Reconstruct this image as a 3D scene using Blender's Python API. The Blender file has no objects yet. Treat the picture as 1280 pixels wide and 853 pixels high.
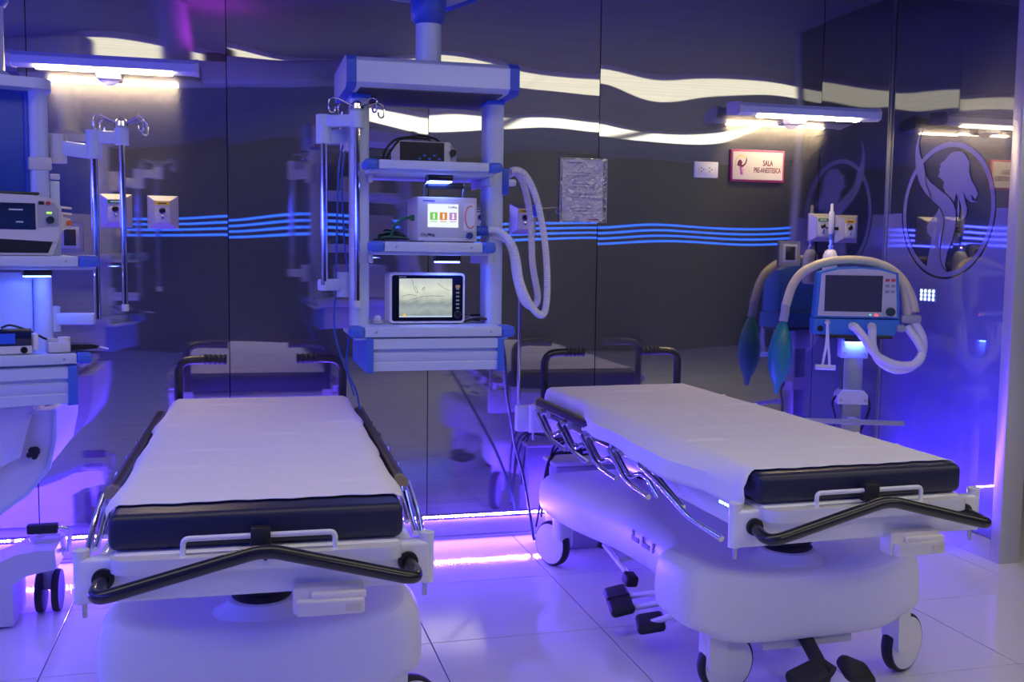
import bpy, bmesh, math, random
from mathutils import Vector, Matrix
from mathutils.geometry import tessellate_polygon
random.seed(7)
sc = bpy.context.scene
COL = sc.collection

# ------------------------------------------------------------------ camera
H = 1.3916
YAW, PIT, ROL = 0.2616, 0.0865, 0.0117
cd = bpy.data.cameras.new('camera')
cd.sensor_width = 36.0
cd.lens = 1285.42 / 1280 * 36.0
cd.clip_start = 0.05
cam = bpy.data.objects.new('camera', cd)
COL.objects.link(cam)
fw = Vector((math.sin(YAW) * math.cos(PIT), math.cos(YAW) * math.cos(PIT), -math.sin(PIT)))
rt = Vector((math.cos(YAW), -math.sin(YAW), 0))
up = rt.cross(fw)
r2 = math.cos(ROL) * rt + math.sin(ROL) * up
u2 = -math.sin(ROL) * rt + math.cos(ROL) * up
M = Matrix.Identity(4)
for i in range(3):
    M[i][0], M[i][1], M[i][2] = r2[i], u2[i], -fw[i]
M[2][3] = H
cam.matrix_world = M
sc.camera = cam

# ------------------------------------------------------------------ world, exposure
w = bpy.data.worlds.new('world')
sc.world = w
w.use_nodes = True
w.node_tree.nodes['Background'].inputs[0].default_value = (0.02, 0.02, 0.06, 1)
w.node_tree.nodes['Background'].inputs[1].default_value = 0.3
sc.view_settings.view_transform = 'Standard'
sc.view_settings.look = 'None'
sc.view_settings.gamma = 1.0
sc.view_settings.use_curve_mapping = False
sc.view_settings.exposure = 0.08
sc.cycles.max_bounces = 10
sc.cycles.glossy_bounces = 6
sc.cycles.sample_clamp_indirect = 6.0
sc.cycles.caustics_reflective = True
sc.cycles.blur_glossy = 0.1

# strengths of the room's lamps and of the blue lines added on the left
S_LED = 3100.0        # blue tape along the foot of the walls
S_LINES = 6.5       # four blue lines on the wall behind the camera
S_CEIL = 2.4        # warm ceiling panels
S_TUBE = 105.0       # tubes of the two wall lamps
S_LEFT = 41.0       # four unseen blue lines added on the left wall for side light
S_REAR = 5.0        # warm ceiling row over the aisle behind the camera
S_SHELF = 32.0      # little blue lamps under the shelves
C_LED = (0.105, 0.045, 1.0)
C_LINES = (0.012, 0.10, 1.0)
C_LEFT = (0.05, 0.06, 1.0)
C_WARM = (1.0, 0.92, 0.70)
D = 4.8165          # back wall plane
XR = 3.3466         # right wall plane
ZC = 2.75

# ------------------------------------------------------------------ materials
MATS = {}
def nodes(m):
    m.use_nodes = True
    return m.node_tree.nodes, m.node_tree.links
def mat(name, col, rough=0.5, metal=0.0, spec=0.5, emit=None, strength=0.0, coat=0.0, bump=None, trans=0.0, alpha=1.0, vary=0.0, vscale=8.0):
    if name in MATS:
        return MATS[name]
    m = bpy.data.materials.new(name)
    n, l = nodes(m)
    b = n['Principled BSDF']
    b.inputs['Base Color'].default_value = (*col, 1)
    b.inputs['Roughness'].default_value = rough
    b.inputs['Metallic'].default_value = metal
    b.inputs['Specular IOR Level'].default_value = spec
    b.inputs['Coat Weight'].default_value = coat
    b.inputs['Coat Roughness'].default_value = 0.08
    b.inputs['Transmission Weight'].default_value = trans
    b.inputs['Alpha'].default_value = alpha
    if emit:
        b.inputs['Emission Color'].default_value = (*emit, 1)
        b.inputs['Emission Strength'].default_value = strength
    tc = None
    if bump or vary:
        tc = n.new('ShaderNodeTexCoord')
    if bump:
        sc_, st, dist = bump
        nz = n.new('ShaderNodeTexNoise'); nz.inputs['Scale'].default_value = sc_; nz.inputs['Detail'].default_value = 4
        bp = n.new('ShaderNodeBump'); bp.inputs['Strength'].default_value = st; bp.inputs['Distance'].default_value = dist
        l.new(tc.outputs['Object'], nz.inputs['Vector']); l.new(nz.outputs['Fac'], bp.inputs['Height']); l.new(bp.outputs['Normal'], b.inputs['Normal'])
    if vary:
        nz = n.new('ShaderNodeTexNoise'); nz.inputs['Scale'].default_value = vscale; nz.inputs['Detail'].default_value = 5
        mr = n.new('ShaderNodeMapRange'); mr.inputs['To Min'].default_value = 1 - vary; mr.inputs['To Max'].default_value = 1 + vary
        mx = n.new('ShaderNodeMix'); mx.data_type = 'RGBA'; mx.blend_type = 'MULTIPLY'; mx.inputs[0].default_value = 1
        mx.inputs[6].default_value = (*col, 1)
        l.new(tc.outputs['Object'], nz.inputs['Vector']); l.new(nz.outputs['Fac'], mr.inputs['Value'])
        l.new(mr.outputs['Result'], mx.inputs[7]); l.new(mx.outputs[2], b.inputs['Base Color'])
    MATS[name] = m
    return m
def emitter(name, col, strength, sample=True):
    if name in MATS:
        return MATS[name]
    m = bpy.data.materials.new(name)
    n, l = nodes(m)
    n.clear()
    e = n.new('ShaderNodeEmission'); o = n.new('ShaderNodeOutputMaterial')
    e.inputs[0].default_value = (*col, 1); e.inputs[1].default_value = strength
    l.new(e.outputs[0], o.inputs[0])
    if not sample:
        m.cycles.emission_sampling = 'NONE'
    MATS[name] = m
    return m
def steel(name, tangent, r1=0.042, r2=0.265, mix=0.25, col=(0.44, 0.44, 0.45)):
    m = bpy.data.materials.new(name)
    n, l = nodes(m)
    n.clear()
    o = n.new('ShaderNodeOutputMaterial'); mx = n.new('ShaderNodeMixShader'); mx.inputs[0].default_value = mix
    g1 = n.new('ShaderNodeBsdfAnisotropic'); g2 = n.new('ShaderNodeBsdfAnisotropic')
    g1.distribution = 'BECKMANN'
    tv = n.new('ShaderNodeCombineXYZ')
    for i in range(3): tv.inputs[i].default_value = tangent[i]
    tc = n.new('ShaderNodeTexCoord'); mp = n.new('ShaderNodeMapping'); mp.inputs['Scale'].default_value = (1.2, 1.2, 160)
    nz = n.new('ShaderNodeTexNoise'); nz.inputs['Scale'].default_value = 1.0; nz.inputs['Detail'].default_value = 6
    cr = n.new('ShaderNodeMapRange'); cr.inputs['To Min'].default_value = 0.82; cr.inputs['To Max'].default_value = 1.12
    mc = n.new('ShaderNodeMix'); mc.data_type = 'RGBA'; mc.blend_type = 'MULTIPLY'; mc.inputs[0].default_value = 1; mc.inputs[6].default_value = (*col, 1)
    l.new(tc.outputs['Object'], mp.inputs['Vector']); l.new(mp.outputs[0], nz.inputs['Vector']); l.new(nz.outputs['Fac'], cr.inputs['Value']); l.new(cr.outputs['Result'], mc.inputs[7])
    tz = n.new('ShaderNodeCombineXYZ'); tz.inputs[2].default_value = 1.0
    for g, r, an, tv in ((g1, r1, 0.75, tz), (g2, r2, 0.5, tv)):
        g.inputs['Roughness'].default_value = r; g.inputs['Anisotropy'].default_value = an
        l.new(tv.outputs[0], g.inputs['Tangent']); l.new(mc.outputs[2], g.inputs['Color'])
    l.new(g1.outputs[0], mx.inputs[1]); l.new(g2.outputs[0], mx.inputs[2]); l.new(mx.outputs[0], o.inputs[0])
    return m
STEEL_B = steel('brushed_steel_back', (1, 0, 0))
STEEL_R = steel('brushed_steel_right', (0, 1, 0), r1=0.03, r2=0.3, mix=0.12, col=(0.34, 0.34, 0.35))
white = mat('white_plastic', (0.74, 0.74, 0.76), 0.42)
whitepaint = mat('white_paint', (0.76, 0.76, 0.78), 0.28, coat=0.3)
cream = mat('cream_plastic', (0.80, 0.77, 0.66), 0.4)
greyp = mat('grey_plastic', (0.36, 0.37, 0.40), 0.4)
lgrey = mat('light_grey_plastic', (0.58, 0.58, 0.60), 0.38)
blackp = mat('black_plastic', (0.012, 0.012, 0.014), 0.3, coat=0.3)
rubber = mat('black_rubber', (0.014, 0.014, 0.016), 0.6)
chrome = mat('chrome', (0.82, 0.82, 0.84), 0.1, 1.0)
sstee = mat('satin_steel', (0.55, 0.55, 0.55), 0.3, 1.0)
bluecap = mat('blue_cap_plastic', (0.05, 0.13, 0.62), 0.4)
bluecol = mat('deep_blue_plastic', (0.03, 0.08, 0.50), 0.4)
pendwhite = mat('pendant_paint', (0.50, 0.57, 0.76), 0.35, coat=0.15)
navy = mat('navy_vinyl', (0.012, 0.014, 0.045), 0.42, bump=(9, 0.25, 0.01))
sheetm = mat('white_cotton', (0.80, 0.79, 0.80), 0.9, spec=0.15, bump=(14, 0.25, 0.006))
railm = mat('dark_brown_rail', (0.045, 0.032, 0.028), 0.35)
tanm = mat('tan_cap', (0.30, 0.25, 0.16), 0.5)
tile_m = mat('porcelain_tile', (0.74, 0.73, 0.72), 0.08, spec=0.5, vary=0.06, vscale=2.0)
grout = mat('grout', (0.10, 0.09, 0.10), 0.8)
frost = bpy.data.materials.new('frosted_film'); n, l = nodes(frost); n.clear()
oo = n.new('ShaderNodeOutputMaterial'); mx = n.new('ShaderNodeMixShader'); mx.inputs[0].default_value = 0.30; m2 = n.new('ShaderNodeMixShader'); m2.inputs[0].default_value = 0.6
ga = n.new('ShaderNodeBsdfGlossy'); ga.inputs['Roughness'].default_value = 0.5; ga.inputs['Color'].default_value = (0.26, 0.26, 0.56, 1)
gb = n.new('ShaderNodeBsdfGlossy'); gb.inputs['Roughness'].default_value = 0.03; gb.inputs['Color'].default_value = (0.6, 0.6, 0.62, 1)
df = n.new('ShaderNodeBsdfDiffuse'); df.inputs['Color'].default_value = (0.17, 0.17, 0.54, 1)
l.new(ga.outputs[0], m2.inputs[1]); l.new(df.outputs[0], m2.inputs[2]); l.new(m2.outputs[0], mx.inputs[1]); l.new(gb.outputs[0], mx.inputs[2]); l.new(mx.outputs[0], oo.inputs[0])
dark = mat('dark_wall_paint', (0.05, 0.05, 0.07), 0.6)
hosem = mat('white_hose_plastic', (0.72, 0.72, 0.78), 0.3, coat=0.2)

# ------------------------------------------------------------------ mesh helpers
def new_mesh(name, bm, material, smooth=True, angle=0.7):
    me = bpy.data.meshes.new(name)
    bmesh.ops.recalc_face_normals(bm, faces=bm.faces[:])
    if smooth:
        for f in bm.faces: f.smooth = True
        for e in bm.edges:
            if len(e.link_faces) == 2 and e.calc_face_angle(0) > angle: e.smooth = False
    bm.to_mesh(me); bm.free()
    if material: me.materials.append(material)
    return me
def obj(name, bm, material, parent=None, smooth=True, loc=(0, 0, 0), rot=(0, 0, 0), angle=0.7):
    o = bpy.data.objects.new(name, new_mesh(name, bm, material, smooth, angle))
    COL.objects.link(o); o.parent = parent; o.location = loc; o.rotation_euler = rot
    return o
def tag(o, label, cat, group=None):
    o['label'] = label; o['category'] = cat
    if group: o['group'] = group
    return o
def thing(name, label, cat, loc=(0, 0, 0), rz=0.0, group=None):
    o = bpy.data.objects.new(name, None); COL.objects.link(o); o.empty_display_size = 0.1
    o.location = loc; o.rotation_euler = (0, 0, rz)
    return tag(o, label, cat, group)
def struct(o):
    o['kind'] = 'structure'; return o
def copy_tree(o, parent=None):
    c = o.copy(); COL.objects.link(c); c.parent = parent
    for ch in list(o.children): copy_tree(ch, c)
    return c
def box(x0, x1, y0, y1, z0, z1, bev=0.0, seg=2, bm=None):
    own = bmesh.new()
    bmesh.ops.create_cube(own, size=1)
    for v in own.verts:
        v.co = Vector(((x0 + x1) / 2 + v.co.x * (x1 - x0), (y0 + y1) / 2 + v.co.y * (y1 - y0), (z0 + z1) / 2 + v.co.z * (z1 - z0)))
    if bev > 0:
        bev = min(bev, 0.49 * min(abs(x1 - x0), abs(y1 - y0), abs(z1 - z0)))
        bmesh.ops.bevel(own, geom=own.edges[:] + own.verts[:], offset=bev, segments=seg, affect='EDGES', profile=0.5)
    return join(bm, own)
def join(bm, own):
    if bm is None: return own
    me = bpy.data.meshes.new('tmp'); own.to_mesh(me); own.free(); bm.from_mesh(me); bpy.data.meshes.remove(me)
    return bm
def fillet(pts, r, n=6):
    pts = [Vector(p) for p in pts]
    out = [pts[0]]
    for i in range(1, len(pts) - 1):
        a, b, c = pts[i - 1], pts[i], pts[i + 1]
        d1, d2 = (a - b), (c - b)
        rr = min(r, d1.length * 0.49, d2.length * 0.49)
        p0, p2 = b + d1.normalized() * rr, b + d2.normalized() * rr
        for k in range(n + 1):
            t = k / n
            out.append((1 - t) ** 2 * p0 + 2 * t * (1 - t) * b + t * t * p2)
    out.append(pts[-1])
    return out
def spline(pts, n=10):
    P = [Vector(p) for p in pts]; P = [2 * P[0] - P[1]] + P + [2 * P[-1] - P[-2]]
    out = []
    for i in range(1, len(P) - 2):
        for k in range(n):
            t = k / n
            out.append(0.5 * ((2 * P[i]) + (P[i + 1] - P[i - 1]) * t + (2 * P[i - 1] - 5 * P[i] + 4 * P[i + 1] - P[i + 2]) * t * t + (3 * P[i] - P[i - 1] - 3 * P[i + 1] + P[i + 2]) * t ** 3))
    out.append(P[-2])
    return out
def tube(pts, r, n=10, bm=None, rf=None, cap=True):
    own = bm if bm is not None else bmesh.new()
    pts = [Vector(p) for p in pts]
    q = [pts[0]]
    for p in pts[1:]:
        if (p - q[-1]).length > 1e-6: q.append(p)
    pts = q
    t0 = (pts[1] - pts[0]).normalized()
    a = Vector((0, 0, 1)) if abs(t0.z) < 0.9 else Vector((1, 0, 0))
    nrm = t0.cross(a).normalized()
    rings = []
    L = 0.0
    for i, p in enumerate(pts):
        if i == 0: t = pts[1] - pts[0]
        elif i == len(pts) - 1: t = pts[-1] - pts[-2]
        else: t = (pts[i + 1] - pts[i]).normalized() + (pts[i] - pts[i - 1]).normalized()
        if i: L += (pts[i] - pts[i - 1]).length
        t.normalize()
        nrm = (nrm - t * nrm.dot(t)).normalized()
        bn = t.cross(nrm)
        rad = rf(i, L) if rf else r
        rings.append([own.verts.new(p + (nrm * math.cos(2 * math.pi * k / n) + bn * math.sin(2 * math.pi * k / n)) * rad) for k in range(n)])
    for A, B in zip(rings, rings[1:]):
        for k in range(n): own.faces.new((A[k], A[(k + 1) % n], B[(k + 1) % n], B[k]))
    if cap:
        own.faces.new(rings[0][::-1]); own.faces.new(rings[-1])
    return own
def resample(pts, step):
    pts = [Vector(p) for p in pts]; out = [pts[0]]; acc = 0.0
    for a, b in zip(pts, pts[1:]):
        d = (b - a).length
        while acc + d >= step:
            a = a + (b - a) * ((step - acc) / d); out.append(a); d = (b - a).length; acc = 0.0
        acc += d
    return out
def corrugated(pts, r, step=0.004, amp=0.13, n=12):
    q = resample(spline(pts, 14), step)
    return tube(q, r, n, rf=lambda i, L: r * (1 + (amp if i % 2 else -amp)))
def cyl(c, r, h, axis='z', n=20, bm=None, r_top=None):
    own = bmesh.new()
    bmesh.ops.create_cone(own, cap_ends=True, segments=n, radius1=r, radius2=r if r_top is None else r_top, depth=h)
    R = {'z': Matrix.Identity(4), 'y': Matrix.Rotation(math.pi / 2, 4, 'X'), 'x': Matrix.Rotation(math.pi / 2, 4, 'Y')}[axis]
    bmesh.ops.transform(own, matrix=Matrix.Translation(Vector(c)) @ R, verts=own.verts)
    return join(bm, own)
def lathe(prof, n=24, axis='z', c=(0, 0, 0), bm=None):
    own = bmesh.new(); rings = []
    for r, z in prof:
        ring = []
        for k in range(n):
            a = 2 * math.pi * k / n
            p = (r * math.cos(a), r * math.sin(a), z)
            if axis == 'y': p = (p[0], p[2], p[1])
            if axis == 'x': p = (p[2], p[0], p[1])
            ring.append(own.verts.new(Vector(c) + Vector(p)))
        rings.append(ring)
    for A, B in zip(rings, rings[1:]):
        for k in range(n): own.faces.new((A[k], A[(k + 1) % n], B[(k + 1) % n], B[k]))
    own.faces.new(rings[0]); own.faces.new(rings[-1])
    return join(bm, own)
def prism(poly, h, plane='xz', off=0.0, bm=None):
    """polygon extruded by h; plane xz -> extrude along y, yz -> along x, xy -> along z"""
    own = bmesh.new()
    def P(a, b, t):
        return {'xz': (a, off + t, b), 'yz': (off + t, a, b), 'xy': (a, b, off + t)}[plane]
    A = [own.verts.new(P(a, b, 0)) for a, b in poly]; B = [own.verts.new(P(a, b, h)) for a, b in poly]
    n = len(poly)
    fa = own.faces.new(A); fb = own.faces.new(B[::-1])
    for k in range(n): own.faces.new((A[k], B[k], B[(k + 1) % n], A[(k + 1) % n]))
    if n > 4:
        bmesh.ops.delete(own, geom=[fa, fb], context='FACES_ONLY')
        for tri in tessellate_polygon([[Vector((a, b, 0)) for a, b in poly]]):
            for V_ in (A, B):
                try: own.faces.new([V_[i] for i in tri])
                except ValueError: pass
    return join(bm, own)
def rrect(x0, x1, y0, y1, r, n=5):
    out = []
    for cx, cy, a0 in ((x1 - r, y1 - r, 0), (x0 + r, y1 - r, 90), (x0 + r, y0 + r, 180), (x1 - r, y0 + r, 270)):
        for k in range(n + 1):
            a = math.radians(a0 + 90 * k / n); out.append((cx + r * math.cos(a), cy + r * math.sin(a)))
    return out
def text(name, body, size, material, parent, loc, rot=(math.pi / 2, 0, 0), align='CENTER', sx=1.0, ext=0.0004):
    cu = bpy.data.curves.new('lettering', 'FONT'); cu.body = body; cu.size = size; cu.align_x = align; cu.align_y = 'CENTER'; cu.extrude = ext; cu.offset = size * 0.018
    t = bpy.data.objects.new('t', cu); COL.objects.link(t)
    bpy.context.view_layer.update()
    me = bpy.data.meshes.new_from_object(t.evaluated_get(bpy.context.evaluated_depsgraph_get()))
    bpy.data.objects.remove(t); me.materials.clear(); me.materials.append(material)
    o = bpy.data.objects.new(name, me); COL.objects.link(o); o.parent = parent; o.location = loc; o.rotation_euler = rot; o.scale = (sx, 1, 1)
    return o
def subsurf(o, lv=2):
    m = o.modifiers.new('s', 'SUBSURF'); m.levels = lv; m.render_levels = lv; return o

# ------------------------------------------------------------------ room
T = 0.6434
X0T, Y0T = 1.2966, 3.5041
floor = struct(obj('floor', box(-4.2, 10.6, -4.4, 7.2, -0.12, -0.004), grout))
G = 0.0018
tm = None
for j in range(-5, 3):
    for i in range(-6, 6):
        x0, x1 = X0T + i * T + G, X0T + (i + 1) * T - G
        y0, y1 = Y0T + j * T + G, Y0T + (j + 1) * T - G
        if y1 > D: y1 = D - 0.001 if x0 < XR else y1
        if tm is None:
            tm = obj('tile', box(0, T - 2 * G, 0, T - 2 * G, -0.004, 0.0, 0.0012, 1), tile_m, floor, smooth=False, loc=(x0, y0, 0))
        elif y1 - y0 > T - 2 * G - 1e-4:
            o = tm.copy(); COL.objects.link(o); o.parent = floor; o.location = (x0, y0, 0)
        elif y1 > y0 + .02:
            obj('tile', box(0, x1 - x0, 0, y1 - y0, -0.004, 0.0, 0.0012, 1), tile_m, floor, smooth=False, loc=(x0, y0, 0))
fb = bmesh.new()
for j in range(-13, 6):
    for i in range(-9, 15):
        if -6 <= i < 6 and -5 <= j < 3: continue
        x0, x1 = X0T + i * T + G, X0T + (i + 1) * T - G
        y0, y1 = Y0T + j * T + G, Y0T + (j + 1) * T - G
        if x0 < -4.4 or x1 > 10.9 or y0 < -4.6 or y1 > 7.4: continue
        if y1 > D and x0 < XR: continue
        box(x0, x1, y0, y1, -0.004, 0.0, bm=fb)
o = obj('tile_field', fb, tile_m, floor, smooth=False); o['kind'] = 'stuff'

wall_back = struct(obj('wall_back', box(-3.0, XR + 0.1, D + 0.012, D + 0.13, 0, ZC), dark))
seams = [-3.0, -2.05, -0.85, -0.036, 0.873, 1.716, 2.93, XR]
def wave(i, x, z):
    """gentle oil-canning of each steel sheet, metres off the plane"""
    rnd = random.Random(31 + i)
    h = 0.0
    q = max(0.0, min(1.0, (z - 1.75) / 0.5)); q = 0.85 + 1.7 * q * q * (3 - 2 * q)
    for k, (wx, wz, a) in enumerate(((1.5, 1.5, 0.75), (0.9, 1.2, 0.35), (0.5, 0.9, 0.10), (2.4, 0.55, 0.12))):
        h += q * a * 0.0011 * math.sin(2 * math.pi * x / wx + rnd.uniform(0, 6.3)) * math.cos(2 * math.pi * z / wz + rnd.uniform(0, 6.3))
    return h
def steel_panel(i, x0, x1, z0, z1):
    bm = bmesh.new(); nx = max(6, int((x1 - x0) / 0.035)); nz = int((z1 - z0) / 0.035)
    V = []
    for b in range(nz + 1):
        row = []
        z = z0 + (z1 - z0) * b / nz
        for a in range(nx + 1):
            x = x0 + (x1 - x0) * a / nx
            row.append(bm.verts.new((x, D - 0.006 + wave(i, x, z), z)))
        V.append(row)
    F = [bm.faces.new((V[b][a], V[b][a + 1], V[b + 1][a + 1], V[b + 1][a])) for b in range(nz) for a in range(nx)]
    edge = [V[0][a] for a in range(nx + 1)] + [V[b][nx] for b in range(1, nz + 1)] + [V[nz][a] for a in range(nx - 1, -1, -1)] + [V[b][0] for b in range(nz - 1, 0, -1)]
    back = [bm.verts.new((v.co.x, D + 0.012, v.co.z)) for v in edge]
    n = len(edge)
    for k in range(n): bm.faces.new((edge[k], back[k], back[(k + 1) % n], edge[(k + 1) % n]))
    return obj('steel_panel', bm, STEEL_B, wall_back, angle=0.5)
for i, (a, b) in enumerate(zip(seams, seams[1:])):
    steel_panel(i, a + 0.002, b - 0.002, 0.10, ZC)
base_back = struct(obj('baseboard_back', box(-3.0, XR, D - 0.02, D + 0.012, 0.0, 0.098, 0.003), mat('white_skirting', (0.6, 0.58, 0.62), 0.2, coat=0.3)))
obj('bottom_trim', box(-3.0, XR, D - 0.028, D - 0.0195, 0.001, 0.016, 0.002), sstee, base_back)

wall_right = struct(obj('wall_right', box(XR, XR + 0.09, 3.90, D + 0.13, 0.0, ZC), STEEL_R))
obj('jamb', box(XR - 0.012, XR + 0.10, 3.845, 3.905, 0.0, ZC, 0.004), mat('jamb_aluminium', (0.55, 0.55, 0.58), 0.38, 0.6), wall_right)
obj('corner_bead', box(XR - 0.012, XR - 0.001, D - 0.018, D - 0.007, 0.1, ZC, 0.002), sstee, wall_right)
struct(obj('baseboard_right', box(XR - 0.012, XR, 3.905, D - 0.03, 0.0, 0.098, 0.003), MATS['white_skirting']))
# frosted film on the lower part of the right wall, with an oval left clear, its ring and the clinic emblem
YC, ZCN, EA, EB = 4.335, 1.62, 0.336, 0.327
ZF = 1.615
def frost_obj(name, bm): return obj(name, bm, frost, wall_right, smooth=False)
fx = XR - 0.0022
bm = bmesh.new()
N = 64
def ell(k, s=1.0): 
    a = 2 * math.pi * k / N
    return (YC - EA * s * math.cos(a), ZCN + EB * s * math.sin(a))
y_lo, y_hi = 3.906, D - 0.02
# film sheet below ZF, built as columns around the oval gap
def film_quad(ya, yb, za, zb, za2=None, zb2=None):
    vs = [bm.verts.new((fx, ya, za)), bm.verts.new((fx, yb, za if za2 is None else za2)), bm.verts.new((fx, yb, zb if zb2 is None else zb2)), bm.verts.new((fx, ya, zb))]
    bm.faces.new(vs)
gap = 1.03
NC = 48
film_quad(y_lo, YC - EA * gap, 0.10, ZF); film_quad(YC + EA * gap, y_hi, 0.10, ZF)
def low(y):
    t = max(0.0, 1 - ((y - YC) / (EA * gap)) ** 2)
    return ZCN - EB * gap * math.sqrt(t)
for k in range(NC):
    a, b = -math.cos(math.pi * k / NC), -math.cos(math.pi * (k + 1) / NC)
    ya, yb = YC + EA * gap * a, YC + EA * gap * b
    film_quad(ya, yb, 0.10, min(low(ya), ZF), None, min(low(yb), ZF))
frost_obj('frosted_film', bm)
bm = bmesh.new()
ro = [bm.verts.new((fx, *ell(k, 1.0))) for k in range(N)]; ri = [bm.verts.new((fx, *ell(k, 0.925))) for k in range(N)]
for k in range(N): bm.faces.new((ro[k], ro[(k + 1) % N], ri[(k + 1) % N], ri[k]))
frost_obj('emblem_ring', bm)
body = [(-0.61, 1.29), (-0.69, 1.19), (-0.76, 1.0), (-0.76, 0.82), (-0.73, 0.62), (-0.63, 0.43), (-0.49, 0.28), (-0.32, 0.16), (-0.15, 0.05), (-0.2, -0.03), (-0.34, -0.14), (-0.42, -0.24), (-0.39, -0.34), (-0.29, -0.41), (-0.33, -0.6), (-0.37, -0.78), (-0.38, -0.87), (-0.21, -0.92), (-0.03, -0.94), (0.08, -0.93), (0.03, -0.81), (0.07, -0.63), (0.16, -0.46), (0.21, -0.29), (0.22, -0.17), (0.21, -0.03), (0.15, 0.09), (0.03, 0.20), (-0.17, 0.31), (-0.38, 0.43), (-0.49, 0.54), (-0.55, 0.71), (-0.65, 0.88), (-0.69, 1.03), (-0.66, 1.17)]
head = [(0.17, 0.85), (0.04, 0.83), (-0.04, 0.77), (-0.11, 0.72), (-0.18, 0.7), (-0.16, 0.65), (-0.2, 0.61), (-0.17, 0.58), (-0.22, 0.51), (-0.14, 0.47), (-0.07, 0.41), (-0.09, 0.34), (-0.03, 0.26), (0.1, 0.17), (0.17, 0.11), (0.2, 0.24), (0.25, 0.16), (0.24, -0.01), (0.27, -0.17), (0.29, -0.02), (0.27, 0.16), (0.3, 0.09), (0.36, -0.05), (0.34, -0.17), (0.43, -0.11), (0.45, 0.01), (0.39, 0.13), (0.35, 0.25), (0.42, 0.15), (0.52, 0.09), (0.64, 0.09), (0.54, 0.12), (0.51, 0.21), (0.6, 0.13), (0.66, 0.2), (0.6, 0.3), (0.51, 0.4), (0.45, 0.53), (0.45, 0.67), (0.36, 0.78), (0.27, 0.84)]
def film_shape(name, pts, m=frost, off=0.0):
    b2 = bmesh.new()
    vs = [b2.verts.new((fx - off, YC - EA * u, ZCN + EB * v)) for u, v in pts]
    for tri in tessellate_polygon([[Vector((u, v, 0)) for u, v in pts]]):
        try: b2.faces.new([vs[i] for i in tri])
        except ValueError: pass
    return obj(name, b2, m, wall_right, smooth=False)
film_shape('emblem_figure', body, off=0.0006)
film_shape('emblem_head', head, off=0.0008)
inkm = mat('emblem_line_ink', (0.01, 0.01, 0.015), 0.4)
def ribbon(name, pts, wd, off):
    q = spline([(u, v, 0) for u, v in pts], 8); b2 = bmesh.new(); L = []; 
    for i, p in enumerate(q):
        t = (q[min(i + 1, len(q) - 1)] - q[max(i - 1, 0)]).normalized(); nn = Vector((-t.y, t.x, 0)) * wd
        L.append([b2.verts.new((fx - off, YC - EA * c.x, ZCN + EB * c.y)) for c in (p + nn, p - nn)])
    for A, B in zip(L, L[1:]): b2.faces.new((A[0], A[1], B[1], B[0]))
    return obj(name, b2, inkm, wall_right, smooth=False)
ribbon('emblem_line', [(-0.52, 0.62), (-0.48, 0.44), (-0.38, 0.26), (-0.34, 0.18)], 0.012, 0.0012)
ribbon('emblem_line', [(-0.15, 0.05), (-0.06, -0.07), (-0.03, -0.21), (-0.07, -0.42), (-0.09, -0.63), (-0.04, -0.81), (0.08, -0.92)], 0.012, 0.0012)

wall_left = struct(obj('wall_left', box(-3.12, -3.0, -4.4, D + 0.13, 0, ZC), mat('left_wall_paint', (0.3, 0.3, 0.33), 0.4)))
wall_rear = struct(obj('wall_front', box(-4.32, 10.72, -4.52, -4.4, 0, ZC), mat('rear_wall_panel', (0.012, 0.012, 0.022), 0.5)))
struct(obj('wall_far', box(10.6, 10.72, -4.4, 7.2, 0, ZC), dark))
struct(obj('wall_corridor', box(XR + 0.09, 10.72, 7.2, 7.32, 0, ZC), dark))
struct(obj('wall_corridor_side', box(XR + 0.0, XR + 0.09, D + 0.13, 7.2, 0, ZC), dark))
struct(obj('ceiling', box(-4.32, 10.72, -4.52, 7.32, ZC, ZC + 0.1), mat('ceiling_paint', (0.15, 0.15, 0.24), 0.6)))

# ceiling lights: warm panels in two rows over the beds and over the aisle behind the camera
cl_m = emitter('warm_panel', C_WARM, S_CEIL)
cl = thing('ceiling_light', 'warm white rectangular ceiling panel mirrored at the top of the steel wall', 'ceiling light', (0, 0, ZC), 0, 'warm ceiling panels')
obj('frame', box(-0.64, 0.64, -0.35, 0.35, -0.035, 0.0, 0.004), whitepaint, cl)
obj('diffuser', box(-0.632, 0.632, -0.33, 0.33, -0.04, -0.034), cl_m, cl)
firstc = True
for k in range(9):
    o = cl if firstc else copy_tree(cl)
    firstc = False
    o.location = (-2.3 + 1.28 * k, 1.95, ZC)
cr_ = thing('ceiling_light', 'warm white ceiling panel over the aisle far behind the beds', 'ceiling light', (0, 0, ZC), 0, 'warm ceiling panels over the aisle')
obj('frame', box(-0.64, 0.64, -0.48, 0.48, -0.035, 0.0, 0.004), whitepaint, cr_)
obj('diffuser', box(-0.6, 0.6, -0.44, 0.44, -0.04, -0.034), emitter('warm_panel_rear', C_WARM, S_REAR), cr_)
firstc = True
for k in range(3):
    o = cr_ if firstc else copy_tree(cr_)
    firstc = False
    o.location = (1.9 + 1.45 * k, -0.9, ZC)
# magenta uplight sitting on the boom of the central tower, washing the ceiling
mg = thing('mood_light', 'small magenta uplight on the boom over the left stretcher', 'uplight', (-0.10, 3.50, 2.441))
obj('body', lathe([(0.085, 0), (0.09, 0.01), (0.09, 0.045), (0.08, 0.05), (0.08, 0.04), (0.004, 0.04)]), blackp, mg)
obj('lens', cyl((0, 0, 0.043), 0.078, 0.004), emitter('magenta_lens', (0.50, 0.02, 0.55), 60.0), mg)
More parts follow.
